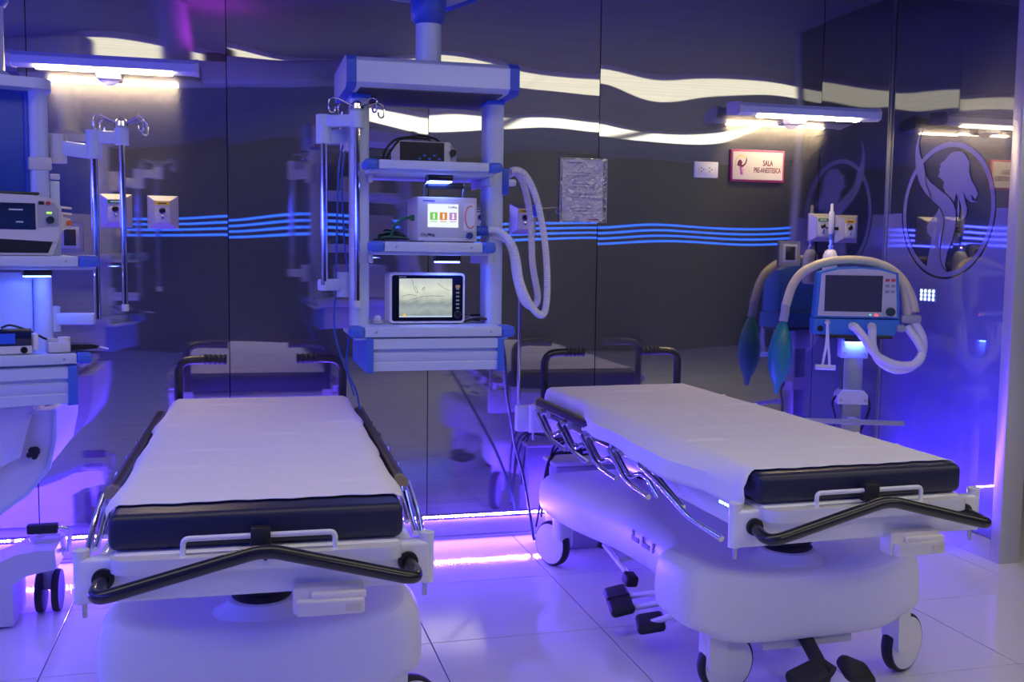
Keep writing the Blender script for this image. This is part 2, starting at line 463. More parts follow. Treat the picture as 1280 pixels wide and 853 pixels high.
# four blue LED lines on the wall behind the camera
for k in range(4):
    t = thing('led_line', 'blue horizontal light line on the opposite wall, %s of four' % ('lowest', 'second lowest', 'second highest', 'topmost')[k], 'light strip', (4.3, -4.4, 1.555 + 0.078 * k), 0, 'blue light lines opposite')
    obj('channel', box(-5.66, 5.66, 0.0, 0.012, -0.02, 0.02, 0.002), sstee, t)
    obj('diffuser', box(-5.65, 5.65, 0.012, 0.022, -0.0115, 0.0115), emitter('blue_line', C_LINES, S_LINES), t)
for k in range(4):  # unseen blue lines, added to light the left-facing sides
    t = thing('led_line', 'blue horizontal light line on the left wall, %s of four' % ('lowest', 'second lowest', 'second highest', 'topmost')[k], 'light strip', (-3.0, 0.1, 1.555 + 0.078 * k), 0, 'blue light lines on the left wall')
    obj('channel', box(0.0, 0.012, -4.3, 4.3, -0.02, 0.02, 0.002), sstee, t)
    obj('diffuser', box(0.012, 0.022, -4.29, 4.29, -0.014, 0.014), emitter('blue_line_left', C_LEFT, S_LEFT), t)
# blue LED tape along the foot of the back and right walls
led_m = emitter('led_tape_glow', C_LED, S_LED)
def led_tape(label, x0, y0, x1, y1, nx, ny):
    t = thing('led_strip', label, 'light strip', (x0, y0, 0.112))
    L = math.hypot(x1 - x0, y1 - y0); t.rotation_euler[2] = math.atan2(y1 - y0, x1 - x0)
    obj('tape', box(0, L, -0.006, 0.0, -0.007, 0.007), whitepaint, t)
    b = bmesh.new(); n = int(L / 0.0155)
    for k in range(n):
        if 30 < (k % 97) < 32: continue
        x = 0.008 + k * 0.0155
        b.faces.new([b.verts.new(v) for v in ((x - 0.0035, -0.0075, -0.0035), (x + 0.0035, -0.0075, -0.0035), (x + 0.0035, -0.0075, 0.0035), (x - 0.0035, -0.0075, 0.0035))])
    o = obj('diodes', b, led_m, t, smooth=False); o['kind'] = 'stuff'
led_tape('blue LED tape running along the foot of the steel back wall', -2.95, D - 0.016, XR - 0.02, D - 0.016, 0, -1)

# ------------------------------------------------------------------ wall lamps
tube_m = emitter('lamp_tube', (1.0, 0.74, 0.40), S_TUBE)
def wall_lamp(label, xc, L, z):
    t = thing('wall_lamp', label, 'wall lamp', (xc, D - 0.006, z), 0, 'tube lamps on the steel wall')
    prof = [(-0.055, 0.0), (-0.17, -0.012), (-0.195, -0.002), (-0.20, 0.028), (-0.185, 0.046), (-0.07, 0.058), (-0.05, 0.05)]
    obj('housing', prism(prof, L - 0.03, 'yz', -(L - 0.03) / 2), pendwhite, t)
    cap = [(y * 1.0 - 0.002 * (1 if y < -0.1 else -1), zz * 1.05 + (0.002 if zz > 0.02 else -0.002)) for y, zz in prof]
    for s in (-1, 1): obj('end_cap', prism(cap, 0.017, 'yz', s * (L / 2 - 0.0155) - 0.0085), lgrey, t)
    obj('tube', box(-L * 0.35, L * 0.35, -0.178, -0.150, -0.0185, -0.0085, 0.003), tube_m, t)
    obj('bracket', lathe([(0.05, 0.0), (0.045, -0.02), (0.025, -0.05), (0.02, -0.06)], axis='y'), whitepaint, t, rot=(0, 0, 0))
    obj('bracket_arm', box(-0.05, 0.05, -0.07, -0.002, -0.03, 0.02, 0.01), whitepaint, t)
wall_lamp('long warm tube lamp on the wall above the leftmost gas outlets', -0.52, 0.76, 2.135)
wall_lamp('long warm tube lamp on the wall above the pink bordered room sign', 2.76, 0.80, 2.085)

# ------------------------------------------------------------------ wall fittings
def gas_outlet(label, x, z, cap_m, word, wd=0.13, ht=0.145):
    t = thing('gas_outlet', label, 'gas outlet', (x, D - 0.006, z), 0, 'gas outlets on the steel wall')
    b = bmesh.new(); w2, h2 = wd / 2, ht / 2; iw, ih = 0.034, 0.05; dep = -0.038
    o_ = [b.verts.new((sx * w2, 0.004, sz * h2)) for sx, sz in ((-1, -1), (1, -1), (1, 1), (-1, 1))]
    f_ = [b.verts.new((sx * w2, -0.006, sz * h2)) for sx, sz in ((-1, -1), (1, -1), (1, 1), (-1, 1))]
    i_ = [b.verts.new((sx * iw, dep, sz * ih)) for sx, sz in ((-1, -1), (1, -1), (1, 1), (-1, 1))]
    for k in range(4):
        b.faces.new((o_[k], o_[(k + 1) % 4], f_[(k + 1) % 4], f_[k])); b.faces.new((f_[k], f_[(k + 1) % 4], i_[(k + 1) % 4], i_[k]))
    b.faces.new(i_); b.faces.new(o_[::-1])
    obj('housing', b, mat('gas_box_steel', (0.55, 0.54, 0.52), 0.38, 0.75), t, smooth=False)
    pl = obj('plate', box(-0.030, 0.030, dep - 0.004, dep - 0.0005, -0.047, 0.047, 0.002), lgrey, t)
    lb = obj('name_strip', box(-0.030, 0.030, dep - 0.0062, dep - 0.004, 0.030, 0.046), cap_m, t)
    obj('print_line', box(-0.018, 0.018, dep - 0.0067, dep - 0.0060, 0.0355, 0.0405), blackp if cap_m.name.startswith('yel') else whitepaint, t, smooth=False)
    obj('socket', lathe([(0.014, 0.0), (0.014, -0.006), (0.010, -0.010), (0.010, -0.004), (0.002, -0.004)], axis='y', c=(0, dep - 0.004, 0.006)), blackp, t)
    obj('latch', box(-0.006, 0.006, dep - 0.010, dep - 0.004, -0.034, -0.012, 0.002), chrome, t)
    return t
greenm = mat('green_strip', (0.01, 0.18, 0.04), 0.4); yelm = mat('yellow_strip', (0.75, 0.48, 0.02), 0.4)
gas_outlet('steel gas outlet with green strip, left of a yellow one, behind the left pole', -0.505, 1.55, greenm, 'OXIGENO')
gas_outlet('steel gas outlet with yellow strip right of the left poles', -0.312, 1.547, yelm, 'AIRE MED.')
gas_outlet('steel gas outlet with green strip seen through the central equipment tower', 1.116, 1.546, greenm, 'OXIGENO')
gas_outlet('steel gas outlet with yellow strip behind the corrugated hose', 1.333, 1.549, yelm, 'AIRE MED.')
gas_outlet('steel gas outlet with green strip behind the white humidifier bottle', 2.94, 1.537, greenm, 'OXIGENO', 0.125)
gas_outlet('steel gas outlet with yellow strip right of the humidifier bottle', 3.10, 1.532, yelm, 'AIRE MED.')
# white double socket
t = thing('wall_socket', 'white double power socket plate beside the pink bordered sign', 'socket', (2.288, D - 0.007, 1.815))
obj('plate', box(-0.065, 0.065, -0.008, 0.003, -0.04, 0.04, 0.004), white, t)
inner = obj('insert', box(-0.042, 0.042, -0.0105, -0.008, -0.022, 0.022, 0.002), white, t)
for s in (-1, 1):
    for dx, dz in ((-0.006, 0.009), (-0.006, -0.009), (0.006, 0.0)):
        obj('slot', box(s * 0.022 + dx - 0.003, s * 0.022 + dx + 0.003, -0.0112, -0.010, dz - 0.0025, dz + 0.0025), blackp, t)
# recessed steel sockets
def inset_socket(label, x, z, wd, ht):
    t = thing('recessed_socket', label, 'socket', (x, D - 0.007, z))
    b = bmesh.new(); fr = prism(rrect(-wd / 2, wd / 2, -ht / 2, ht / 2, 0.006), 0.010, 'xz', -0.010)
    obj('frame', fr, mat('dull_steel', (0.35, 0.34, 0.33), 0.4, 0.9), t)
    obj('cover', box(-wd * 0.36, wd * 0.36, -0.014, -0.009, -ht * 0.36, ht * 0.36, 0.003), greyp, t)
    obj('opening', box(-wd * 0.22, wd * 0.24, -0.017, -0.0135, -ht * 0.26, ht * 0.28, 0.004), blackp, t)
inset_socket('dark recessed steel socket behind the left equipment tower', -0.695, 1.43, 0.105, 0.13)
inset_socket('dark recessed steel socket left of the humidifier bottle', 2.77, 1.40, 0.12, 0.13)
# room sign
t = thing('room_sign', 'white room sign with pink border reading SALA PRE-ANESTESICA', 'sign', (2.57, D - 0.010, 1.842))
obj('board', box(-0.15, 0.15, -0.010, 0.004, -0.081, 0.081, 0.002), mat('sign_pink', (0.26, 0.015, 0.10), 0.4), t)
obj('face', box(-0.140, 0.140, -0.0115, -0.010, -0.070, 0.070), mat('sign_white', (0.46, 0.44, 0.43), 0.5), t)
mag = mat('sign_magenta', (0.10, 0.004, 0.035), 0.5); vio = mat('sign_violet', (0.26, 0.08, 0.32), 0.5); yel = mat('sign_yellow', (0.42, 0.38, 0.10), 0.5); pnk = mat('sign_pink_print', (0.55, 0.25, 0.40), 0.5)
text('lettering', 'SALA', 0.040, mag, t, (0.055, -0.0120, 0.014), sx=0.62)
text('lettering', 'PRE-ANESTESICA', 0.036, mag, t, (0.053, -0.0120, -0.022), sx=0.56)
def sgn(pts, m, off): return obj('emblem', prism(pts, 0.0004, 'xz', -off), m, t, smooth=False)
arc = [(-0.095 + 0.034 * math.cos(a), 0.004 + 0.05 * math.sin(a)) for a in [math.radians(40 + 10 * k) for k in range(19)]]
sgn(arc + [(-0.095 + 0.030 * math.cos(a), 0.004 + 0.043 * math.sin(a)) for a in [math.radians(220 - 10 * k) for k in range(19)]], yel, 0.0120)
sgn([(-0.118, 0.0), (-0.112, 0.022), (-0.104, 0.030), (-0.094, 0.026), (-0.088, 0.016), (-0.092, 0.006), (-0.088, 0.002), (-0.074, 0.012), (-0.068, 0.030), (-0.064, 0.045), (-0.062, 0.028), (-0.068, 0.008), (-0.082, -0.006), (-0.094, -0.010), (-0.104, -0.004)], mag, 0.0126)
sgn([(-0.106, -0.006), (-0.092, -0.008), (-0.090, -0.026), (-0.084, -0.046), (-0.098, -0.046), (-0.100, -0.028)], vio, 0.0130)
sgn([(-0.088, -0.008), (-0.078, -0.014), (-0.078, -0.026), (-0.082, -0.034), (-0.080, -0.046), (-0.085, -0.046), (-0.090, -0.026)], pnk, 0.0131)
# document in a clear sleeve
t = thing('document_sleeve', 'printed page in a shiny clear plastic sleeve on the wall', 'document', (1.638, D - 0.012, 1.694))
obj('page', box(-0.108, 0.100, -0.002, 0.0, -0.150, 0.148), mat('paper', (0.70, 0.70, 0.72), 0.8), t, smooth=False)
ink = mat('page_ink', (0.32, 0.33, 0.38), 0.8); hdr = mat('page_blue', (0.06, 0.08, 0.35), 0.8); red = mat('page_red', (0.45, 0.03, 0.05), 0.8)
obj('header_bar', box(-0.085, -0.01, -0.0028, -0.002, 0.130, 0.136), hdr, t)
obj('footer_bar', box(0.025, 0.080, -0.0028, -0.002, -0.143, -0.137), red, t)
for k, (a, b, z) in enumerate([(-0.06, 0.05, 0.085), (-0.07, 0.04, 0.07), (-0.05, 0.06, 0.03), (-0.06, 0.06, 0.015), (-0.06, 0.07, -0.02), (-0.07, 0.05, -0.035), (-0.06, 0.07, -0.085), (-0.06, 0.06, -0.10), (-0.05, 0.07, -0.115)]):
    obj('text_line', box(a, b, -0.0027, -0.002, z - 0.002, z + 0.002), ink, t, smooth=False)
pm = bpy.data.materials.new('clear_sleeve'); n, l = nodes(pm); n.clear()
oo = n.new('ShaderNodeOutputMaterial'); mx = n.new('ShaderNodeMixShader'); mx.inputs[0].default_value = 0.20
tr = n.new('ShaderNodeBsdfTransparent'); gl = n.new('ShaderNodeBsdfGlossy'); gl.inputs['Roughness'].default_value = 0.04
tc = n.new('ShaderNodeTexCoord'); nz = n.new('ShaderNodeTexNoise'); nz.inputs['Scale'].default_value = 24; nz.inputs['Detail'].default_value = 2; nz.inputs['Distortion'].default_value = 1.2
bp = n.new('ShaderNodeBump'); bp.inputs['Strength'].default_value = 1.0; bp.inputs['Distance'].default_value = 0.012
l.new(tc.outputs['Object'], nz.inputs['Vector']); l.new(nz.outputs['Fac'], bp.inputs['Height']); l.new(bp.outputs['Normal'], gl.inputs['Normal'])
l.new(tr.outputs[0], mx.inputs[1]); l.new(gl.outputs[0], mx.inputs[2]); l.new(mx.outputs[0], oo.inputs[0])
obj('clear_cover', box(-0.121, 0.121, -0.0055, -0.0045, -0.156, 0.156), pm, t, smooth=False)
for s in (-1, 1): obj('welded_edge', box(s * 0.120 - 0.0015, s * 0.120 + 0.0015, -0.006, 0.002, -0.156, 0.156), mat('sleeve_edge', (0.35, 0.35, 0.45), 0.3), t)
# humidifier bottle with flowmeter hanging in front of the green outlet
t = thing('humidifier_bottle', 'white humidifier bottle under a clear flowmeter tube on the wall outlet', 'bottle', (2.955, D - 0.10, 1.24))
obj('bottle', lathe([(0.030, 0.0), (0.037, 0.006), (0.038, 0.10), (0.036, 0.15), (0.026, 0.176), (0.012, 0.185)]), mat('bottle_white', (0.80, 0.80, 0.82), 0.35), t)
obj('cap', lathe([(0.014, 0.184), (0.014, 0.20), (0.008, 0.206), (0.008, 0.235)]), chrome, t)
obj('ring', lathe([(0.010, 0.232), (0.010, 0.262)]), bluecap, t)
obj('flowmeter_tube', lathe([(0.010, 0.262), (0.0145, 0.275), (0.0145, 0.37), (0.008, 0.382), (0.008, 0.415), (0.003, 0.418)]), mat('clear_acrylic', (0.75, 0.78, 0.82), 0.15, alpha=0.75), t)
obj('inlet', tube([(0, 0.005, 0.29), (-0.01, 0.045, 0.293), (-0.012, 0.062, 0.3)], 0.009), chrome, t)
obj('valve_knob', cyl((0.026, -0.004, 0.29), 0.009, 0.02, 'x'), blackp, t)
# glowing dots put on the emblem wall, standing in for a mirrored lamp
t = thing('led_square', 'small bright square of white LEDs on the frosted emblem wall', 'light', (XR - 0.004, 4.439, 1.20))
obj('backing', box(-0.004, 0.0015, -0.062, 0.062, -0.032, 0.032, 0.001), mat('led_back', (0.3, 0.35, 0.6), 0.5), t)
for a in range(4):
    for b in range(3):
        obj('led', cyl((-0.0045, (a - 1.5) * 0.031, (b - 1) * 0.02), 0.0085, 0.003, 'x', 10), emitter('led_white', (0.5, 0.75, 1.0), 3.0), t)

# ------------------------------------------------------------------ stretchers
def loft_base():
    st = [(0.195, .31, .255, .385, .365, .215), (0.202, .385, .24, .43, .395, .19), (0.235, .422, .232, .455, .405, .182), (0.33, .43, .23, .455, .385, .182),
          (0.44, .428, .23, .445, .38, .19), (0.53, .405, .225, .42, .38, .20), (0.62, .32, .215, .395, .385, .20), (0.75, .268, .21, .385, .395, .20),
          (0.95, .262, .205, .385, .40, .20), (1.15, .275, .205, .39, .41, .20), (1.30, .32, .21, .40, .435, .20), (1.43, .375, .22, .41, .43, .20),
          (1.56, .402, .23, .415, .42, .20), (1.70, .408, .23, .41, .415, .19), (1.79, .402, .235, .40, .405, .19), (1.832, .36, .24, .38, .385, .20), (1.84, .29, .26, .35, .35, .22)]
    bm = bmesh.new(); rings = []
    for y, w_, b, s_, c, bc in st:
        half = [(0, bc), (w_ * .5, bc), (w_ * .74, bc + .012), (w_ - .05, b), (w_ - .006, b + .012), (w_, b + .05), (w_ * .995, (b + s_) / 2 + .02), (w_ - .012, s_ - .03), (w_ - .045, s_ - .002), (w_ * .72, (s_ + c) / 2), (w_ * .4, c), (0, c)]
        full = half + [(-x, z) for x, z in half[-2:0:-1]]
        rings.append([bm.verts.new((x, y, z)) for x, z in full])
    n = len(rings[0])
    for A, B in zip(rings, rings[1:]):
        for k in range(n): bm.faces.new((A[k], A[(k + 1) % n], B[(k + 1) % n], B[k]))
    bm.faces.new(rings[0]); bm.faces.new(rings[-1][::-1])
    return bm
def caster(parent, x, y, rz, flip=1):
    r = .10
    c = obj('caster', box(-0.032, 0.032, -0.035, 0.035, 0.12, 0.25, 0.02, 3), white, parent, loc=(x, y, 0), rot=(0, 0, rz))
    bm = prism(rrect(-0.034, 0.034, 0.085, 0.26, 0.03), 0.018, 'yz', -flip * 0.031 - 0.009)
    obj('fork', bm, white, c)
    cy = 0.055
    prof = [(r * .80, -.018), (r * .93, -.020), (r * .985, -.014), (r, -.004), (r, .004), (r * .985, .014), (r * .93, .020), (r * .80, .018)]
    obj('tyre', lathe(prof, 36, 'x', (0, cy, r)), rubber, c)
    for s_ in (-1, 1):
        obj('wheel_disc', lathe([(r * .90, s_ * .015), (r * .88, s_ * .022), (r * .5, s_ * .026), (.004, s_ * .028)], 32, 'x', (0, cy, r)), white, c)
    return c
def side_rail(parent, s_):
    """folded-down collapsible rail; s_ = -1 left, +1 right"""
    r = obj('side_rail', tube([(s_ * .378, .45, .662), (s_ * .378, 1.80, .662)], .010), sstee, parent)
    prof = [(-.018, -.012), (.018, -.012), (.020, .004), (.013, .016), (0, .021), (-.013, .016), (-.020, .004)]
    bm = bmesh.new(); A = [bm.verts.new((s_ * .398 + a, .50, .715 + b)) for a, b in prof]; B = [bm.verts.new((s_ * .398 + a, 1.84, .715 + b)) for a, b in prof]
    for k in range(7): bm.faces.new((A[k], A[(k + 1) % 7], B[(k + 1) % 7], B[k]))
    bm.faces.new(A); bm.faces.new(B)
    obj('rail_bar', bm, railm, r)
    for y0, y1 in ((.478, .502), (1.838, 1.856)):
        b2 = bmesh.new(); A = [b2.verts.new((s_ * .398 + a * 1.08, y0, .715 + b * 1.08)) for a, b in prof]; B = [b2.verts.new((s_ * .398 + a * 1.08, y1, .715 + b * 1.08)) for a, b in prof]
        for k in range(7): b2.faces.new((A[k], A[(k + 1) % 7], B[(k + 1) % 7], B[k]))
        b2.faces.new(A); b2.faces.new(B)
        obj('end_cap', b2, tanm, r)
    ys = [1.74, 1.46, 1.18, .90, .62]
    for i, yb in enumerate(ys):
        obj('bracket', box(s_ * .395 - .012, s_ * .395 + .012, yb - .012, yb + .022, .655, .705, .004), whitepaint, r)
        x1, x2 = s_ * .440, s_ * .420
        if i < 4:
            a = [(x1, yb, .680), (x1, yb - .17, .598), (x1, yb - .36, .588)]
            b = [(x2, yb - .02, .672), (x2, yb - .16, .606), (x2, yb - .23, .640), (x2, yb - .29, .642), (x2, yb - .40, .590)]
        else:
            a = [(x1, yb, .680), (x1, yb - .20, .640), (x1 - s_ * .006, yb - .36, .590), (x1 - s_ * .02, yb - .55, .575)]
            b = [(x2, yb - .08, .668), (x2, yb - .17, .640), (x2, yb - .30, .605)]
        obj('rail_tube', tube(fillet(a, .06), .0095), chrome, r)
        obj('rail_tube', tube(fillet(b, .035), .0085), chrome, r)
        obj('pivot', cyl((s_ * .418, yb, .688), .012, .03, 'x', 12), sstee, r)
def build_stretcher(label, loc, rz):
    t = thing('stretcher', label, 'stretcher', loc, rz, 'patient stretchers')
    bs = obj('base_cover', loft_base(), white, t, loc=(.008, 0, 0)); subsurf(bs, 2)
    # brake symbol on the base front and little pictograms on the side
    a0 = [(.05 * math.cos(math.radians(a)), .222 + .05 * math.sin(math.radians(a))) for a in range(40, 145, 8)]
    a1 = [(.047 * math.cos(math.radians(a)), .222 + .047 * math.sin(math.radians(a))) for a in range(144, 35, -8)]
    obj('brake_symbol', prism(a0 + a1, .003, 'xz', .2035), blackp, bs, smooth=False)
    for k in range(3):
        yy = 1.0 - .095 * k
        obj('pictogram', box(-.2665, -.2635, yy - .036, yy + .030, .300, .316), blackp, bs, smooth=False)
        obj('pictogram', box(-.2665, -.2635, yy + .014, yy + .028, .316, .338), blackp, bs, smooth=False)
    for x, y, a, f in ((-.32, .30, math.radians(-82), -1), (.345, .29, math.radians(-68), -1), (-.35, 1.66, math.radians(24), -1), (.35, 1.66, math.radians(20), 1)):
        caster(t, x, y, a, f)
    for y in (.40, 1.50):
        c = obj('lift_column', lathe([(.17, .37), (.13, .388), (.10, .405), (.092, .425), (.08, .428)], 28, c=(0, y, 0)), white, t)
        pr = []
        for k in range(10):
            pr += [(.070, .424 + k * .021), (.082, .434 + k * .021)]
        obj('bellows', lathe([(.05, .42)] + pr + [(.07, .64)], 28, c=(0, y, 0)), rubber, c)
        obj('clip', box(.075, .105, y - .02, y + .015, .455, .49, .008), rubber, c)
    # deck
    dk = obj('deck', box(-.335, .335, -.01, 1.93, .655, .682, .012, 3), whitepaint, t)
    for s_ in (-1, 1): obj('side_beam', box(s_ * .352 - .018, s_ * .352 + .018, .03, 1.90, .60, .672, .006), whitepaint, dk)
    obj('cross_tray', box(-.27, .27, .45, 1.45, .622, .632), lgrey, dk)
    # front lip of the deck: rounded tray edge
    lip = rrect(-.338, .338, -.055, .10, .05, 6)
    obj('deck_lip', prism(lip, .034, 'xy', .644), whitepaint, t, angle=0.9)
    for y, nm in ((.025, 0), (1.93, 1)):
        eb = obj('end_board', box(-.412, .412, y - .022, y + .022, .563, .672, .01, 3), whitepaint, t)
        for s_ in (-1, 1):
            obj('corner_post', lathe([(.018, .563), (.018, .66), (.019, .684), (.0195, .69), (.013, .693), (.011, .686), (.004, .686)], 20, c=(s_ * .405, y - .002, 0)), whitepaint, eb)
            obj('pin', cyl((s_ * .400, y, .548), .006, .04), sstee, eb)
    # front push bar
    pb = obj('push_bar', tube(fillet([(-.355, .005, .624), (-.368, -.10, .606), (-.01, -.10, .697), (.03, -.10, .697), (.372, -.10, .608), (.355, .005, .624)], .05, 8), .0165, 14), blackp, t)
    for s_ in (-1, 1): obj('socket_ring', cyl((s_ * .355, .0, .624), .025, .014, 'y', 20), rubber, pb)
    obj('restraint_bar', tube(fillet([(-.175, -.028, .676), (-.175, -.028, .717), (.175, -.028, .717), (.175, -.028, .676)], .015), .0068), whitepaint, t)
    sb = obj('strap', box(-.022, .024, -.042, -.012, .684, .737, .003), rubber, t)
    obj('strap_tail', prism([(-.02, .70), (.022, .70), (.03, .68), (.012, .662), (-.004, .675)], .006, 'xz', -.058), rubber, sb)
    cb = obj('control_box', box(.075, .243, -.035, .02, .518, .585, .006, 3), cream, t)
    obj('control_lid', box(.082, .243, -.062, -.034, .521, .558, .006, 3), cream, cb)
    obj('control_cap', box(.118, .248, -.050, -.034, .556, .574, .004), cream, cb)
    obj('button', box(.198, .232, -.0655, -.061, .530, .549, .002), mat('cream_button', (.74, .70, .5), .4), cb)
    for s_ in (-1, 1): side_rail(t, s_)
    # head end push handles
    for s_ in (-1, 1):
        h = obj('push_handle', tube(fillet([(s_ * .335, 1.965, .62), (s_ * .338, 1.965, .925), (s_ * .22, 1.965, .930)], .07, 8), .018, 14), blackp, t)
        g = [(s_ * .235, 1.965, .930), (s_ * .14, 1.965, .928)]
        q = resample(spline([g[0], ((g[0][0] + g[1][0]) / 2, 1.965, .929), g[1]], 20), .004)
        obj('grip', tube(q, .02, 14, rf=lambda i, L: .0205 + .0018 * math.sin(L / .02 * 6.283)), rubber, h)
        obj('handle_clamp', box(s_ * .335 - .024, s_ * .335 + .024, 1.94, 1.99, .62, .70, .008), whitepaint, h)
    # pedals: front butterfly brake, two side pads, one small rear lever
    bp_ = obj('brake_pedal', tube([(-.03, .25, .20), (-.02, .16, .125), (0, .12, .11)], .023), rubber, t)
    for s_ in (-1, 1):
        pd = obj('brake_pad', box(-.062, .062, -.045, .045, -.024, .024, .022, 3), rubber, bp_, loc=(s_ * .085, .12, .105), rot=(.5, s_ * .45, s_ * .2))
    obj('brake_frame', box(-.17, .15, .24, .27, .15, .19, .004), lgrey, bp_)
    for s_ in (-1,):
        for k, (yy, zz) in enumerate(((.95, .155), (.83, .15), (.68, .145))):
            f = obj('pedal_arm', tube(fillet([(s_ * .20, yy - .30 + .03 * k, .185), (s_ * .31, yy - .22 + .03 * k, .19), (s_ * .365, yy - .03, .115)], .05), .011), white, t)
        pa = obj('pedal', box(-.045, .045, -.105, .105, -.017, .017, .016, 3), rubber, t, loc=(s_ * .395, .88, .118), rot=(.1, s_ * .25, -.25))
        obj('pedal_ridge', box(-.043, .043, -.006, .006, .010, .021, .004), rubber, pa)
        pa = obj('pedal', box(-.05, .05, -.06, .06, -.016, .016, .02, 3), rubber, t, loc=(s_ * .365, .665, .108), rot=(.1, s_ * .2, -.35))
        lv = obj('steer_lever', tube(fillet([(-.225, 1.48, .155), (-.235, 1.32, .14), (-.255, 1.12, .125)], .06), .011), white, t)
        obj('lever_axle', tube([(-.235, 1.28, .14), (-.12, 1.26, .16)], .013), white, lv)
        obj('lever_pad', box(-.025, .025, -.045, .045, -.018, .018, .014, 3), rubber, lv, loc=(-.222, 1.50, .157), rot=(.2, .2, -.2))
        obj('lever_pad', box(-.025, .025, -.03, .03, -.025, .02, .01, 3), rubber, lv, loc=(-.257, 1.10, .12), rot=(.2, .1, 0))
    return t
def mattress_mesh():
    W2, L, z0, z1 = .345, 1.93, .684, .771
    bm = box(-W2, W2, 0.0, L, z0, z1, 0.022, 4)
    return bm
def sheet_mesh(drop, y0=.045, y1=1.885, seed=3, flare=0.0, drop_r=None):
    """cotton sheet lying on the mattress, sides hanging over"""
    rnd = random.Random(seed)
    prof = []
    W2, zt = .349, .7745
    xs = [-W2 + .02 + (2 * W2 - .04) * k / 26 for k in range(27)]
    side = [(W2 - .012, zt - .003), (W2 + .001, zt - .010), (W2 + .006, zt - .024)] + [(W2 + .008 + .004 * k / 6, zt - .024 - (drop - .024) * k / 6) for k in range(1, 7)]
    dr_ = drop if drop_r is None else drop_r
    sider = side[:3] + [(W2 + .006, zt - .024 - (dr_ - .024) * k / 6) for k in range(1, 7)]
    P = [(-a, b, True) for a, b in reversed(side)] + [(x, zt, False) for x in xs] + [(a, b, True) for a, b in sider]
    creases = [y1 - .20 - .235 * k + rnd.uniform(-.02, .02) for k in range(7)]
    bm = bmesh.new(); ny = 150; R = []
    ph = [rnd.uniform(0, 6.3) for _ in range(6)]
    for j in range(ny + 1):
        y = y0 + (y1 - y0) * j / ny
        row = []
        for i, (x, z, sd) in enumerate(P):
            yy, zz, xx = y, z, x
            if j == 0: yy += .004 * math.sin(i * 1.7) + .003 * math.sin(i * 0.61 + 2) + (-.03 * max(0, (zt - z) / drop) if sd and x < 0 else 0)
            if sd:
                u = (zt - z) / drop
                wv = max(0.0, .006 * math.sin(y * 11 + ph[0]) + .005 * math.sin(y * 23 + ph[1]) + .004) * u * 1.4
                xx += math.copysign(wv, x)
                fl_ = flare * max(0.0, min(1.0, (1.42 - y) / .35)) * (0.15 + .85 * max(0.0, min(1.0, (y - .1) / .3))) if x < 0 else 0.0
                xx += math.copysign(fl_ * min(1.0, u * 2.6), x)
                zz += .012 * u * math.sin(y * 5.1 + ph[2])
                if y < .22 and x < 0: zz -= .03 * u * (1 - (y - y0) / .18) ** 2 if y > y0 else .03 * u
            else:
                zz += .0012 * (1 + math.sin(y * 9 + x * 4 + ph[3])) * .5
                for cz in creases:
                    d = (y - cz - .006 * math.sin(x * 7 + cz * 9)) / .007
                    zz += .0065 * math.exp(-d * d) * (0.6 + .4 * math.sin(x * 9 + cz * 20))
            row.append(bm.verts.new((xx, yy, zz)))
        R.append(row)
    for A, B in zip(R, R[1:]):
        for k in range(len(P) - 1): bm.faces.new((A[k], A[k + 1], B[k + 1], B[k]))
    return bm
def place_on(o, loc, rz):
    o.location = loc; o.rotation_euler = (0, 0, rz); return o
B0 = ((.047, 2.4818, 0), -.0256); B1 = ((1.7619, 2.5875, 0), .0255)
s0 = build_stretcher('white stretcher standing straight before the left lamp, seen from its foot end', *B0)
s1 = copy_tree(s0); s1.location = B1[0]; s1.rotation_euler[2] = B1[1]
for ch in s1.children:
    if ch.name.startswith('base_cover'): ch.location.x = -.02
s1['label'] = 'white stretcher on the right with chrome side rail and pedals showing'
for (loc, rz), nm, drop, sd in ((B0, 'left', .05, 3), (B1, 'right', .088, 8)):
    tag(place_on(obj('mattress', mattress_mesh(), navy), loc, rz), 'navy vinyl mattress on the %s stretcher' % nm, 'mattress', 'stretcher mattresses')
    sh = tag(place_on(obj('bed_sheet', sheet_mesh(drop, y0=.085 if nm == 'left' else .05, seed=sd, flare=.07 if nm == 'right' else 0.0, drop_r=.03), sheetm), loc, rz), 'white cotton sheet spread over the %s mattress' % nm, 'sheet', 'sheets on the stretchers')
    m = sh.modifiers.new('solid', 'SOLIDIFY'); m.thickness = .0022; m.offset = 1
# infusion pole bracket at the head of the right stretcher
br = obj('pole_bracket', box(-.475, -.36, 1.945, 1.985, .565, .685, .006), whitepaint, s1)
obj('pole', cyl((-.462, 1.965, .93), .0085, .56, n=14), chrome, br)
ml = obj('marker_lamp', box(-.379, -.370, .10, .17, .652, .668, .002), blackp, s1)
for k in range(4): obj('diode', box(-.3805, -.379, .108 + .016 * k, .116 + .016 * k, .656, .664), emitter('marker_blue', (.15, .35, 1.0), 20.0), ml)
# pull ring under the right sheet
obj('pull_ring', tube([(-.36 , .92 + .016 * math.cos(a), .575 + .024 * math.sin(a)) for a in [k * .35 for k in range(19)]], .003), whitepaint, s1)
obj('pull_knob', lathe([(.004, .60), (.012, .605), (.014, .617), (.008, .63)], 14, c=(-.36, .92, 0)), mat('red_knob', (.35, .01, .02), .3), s1)

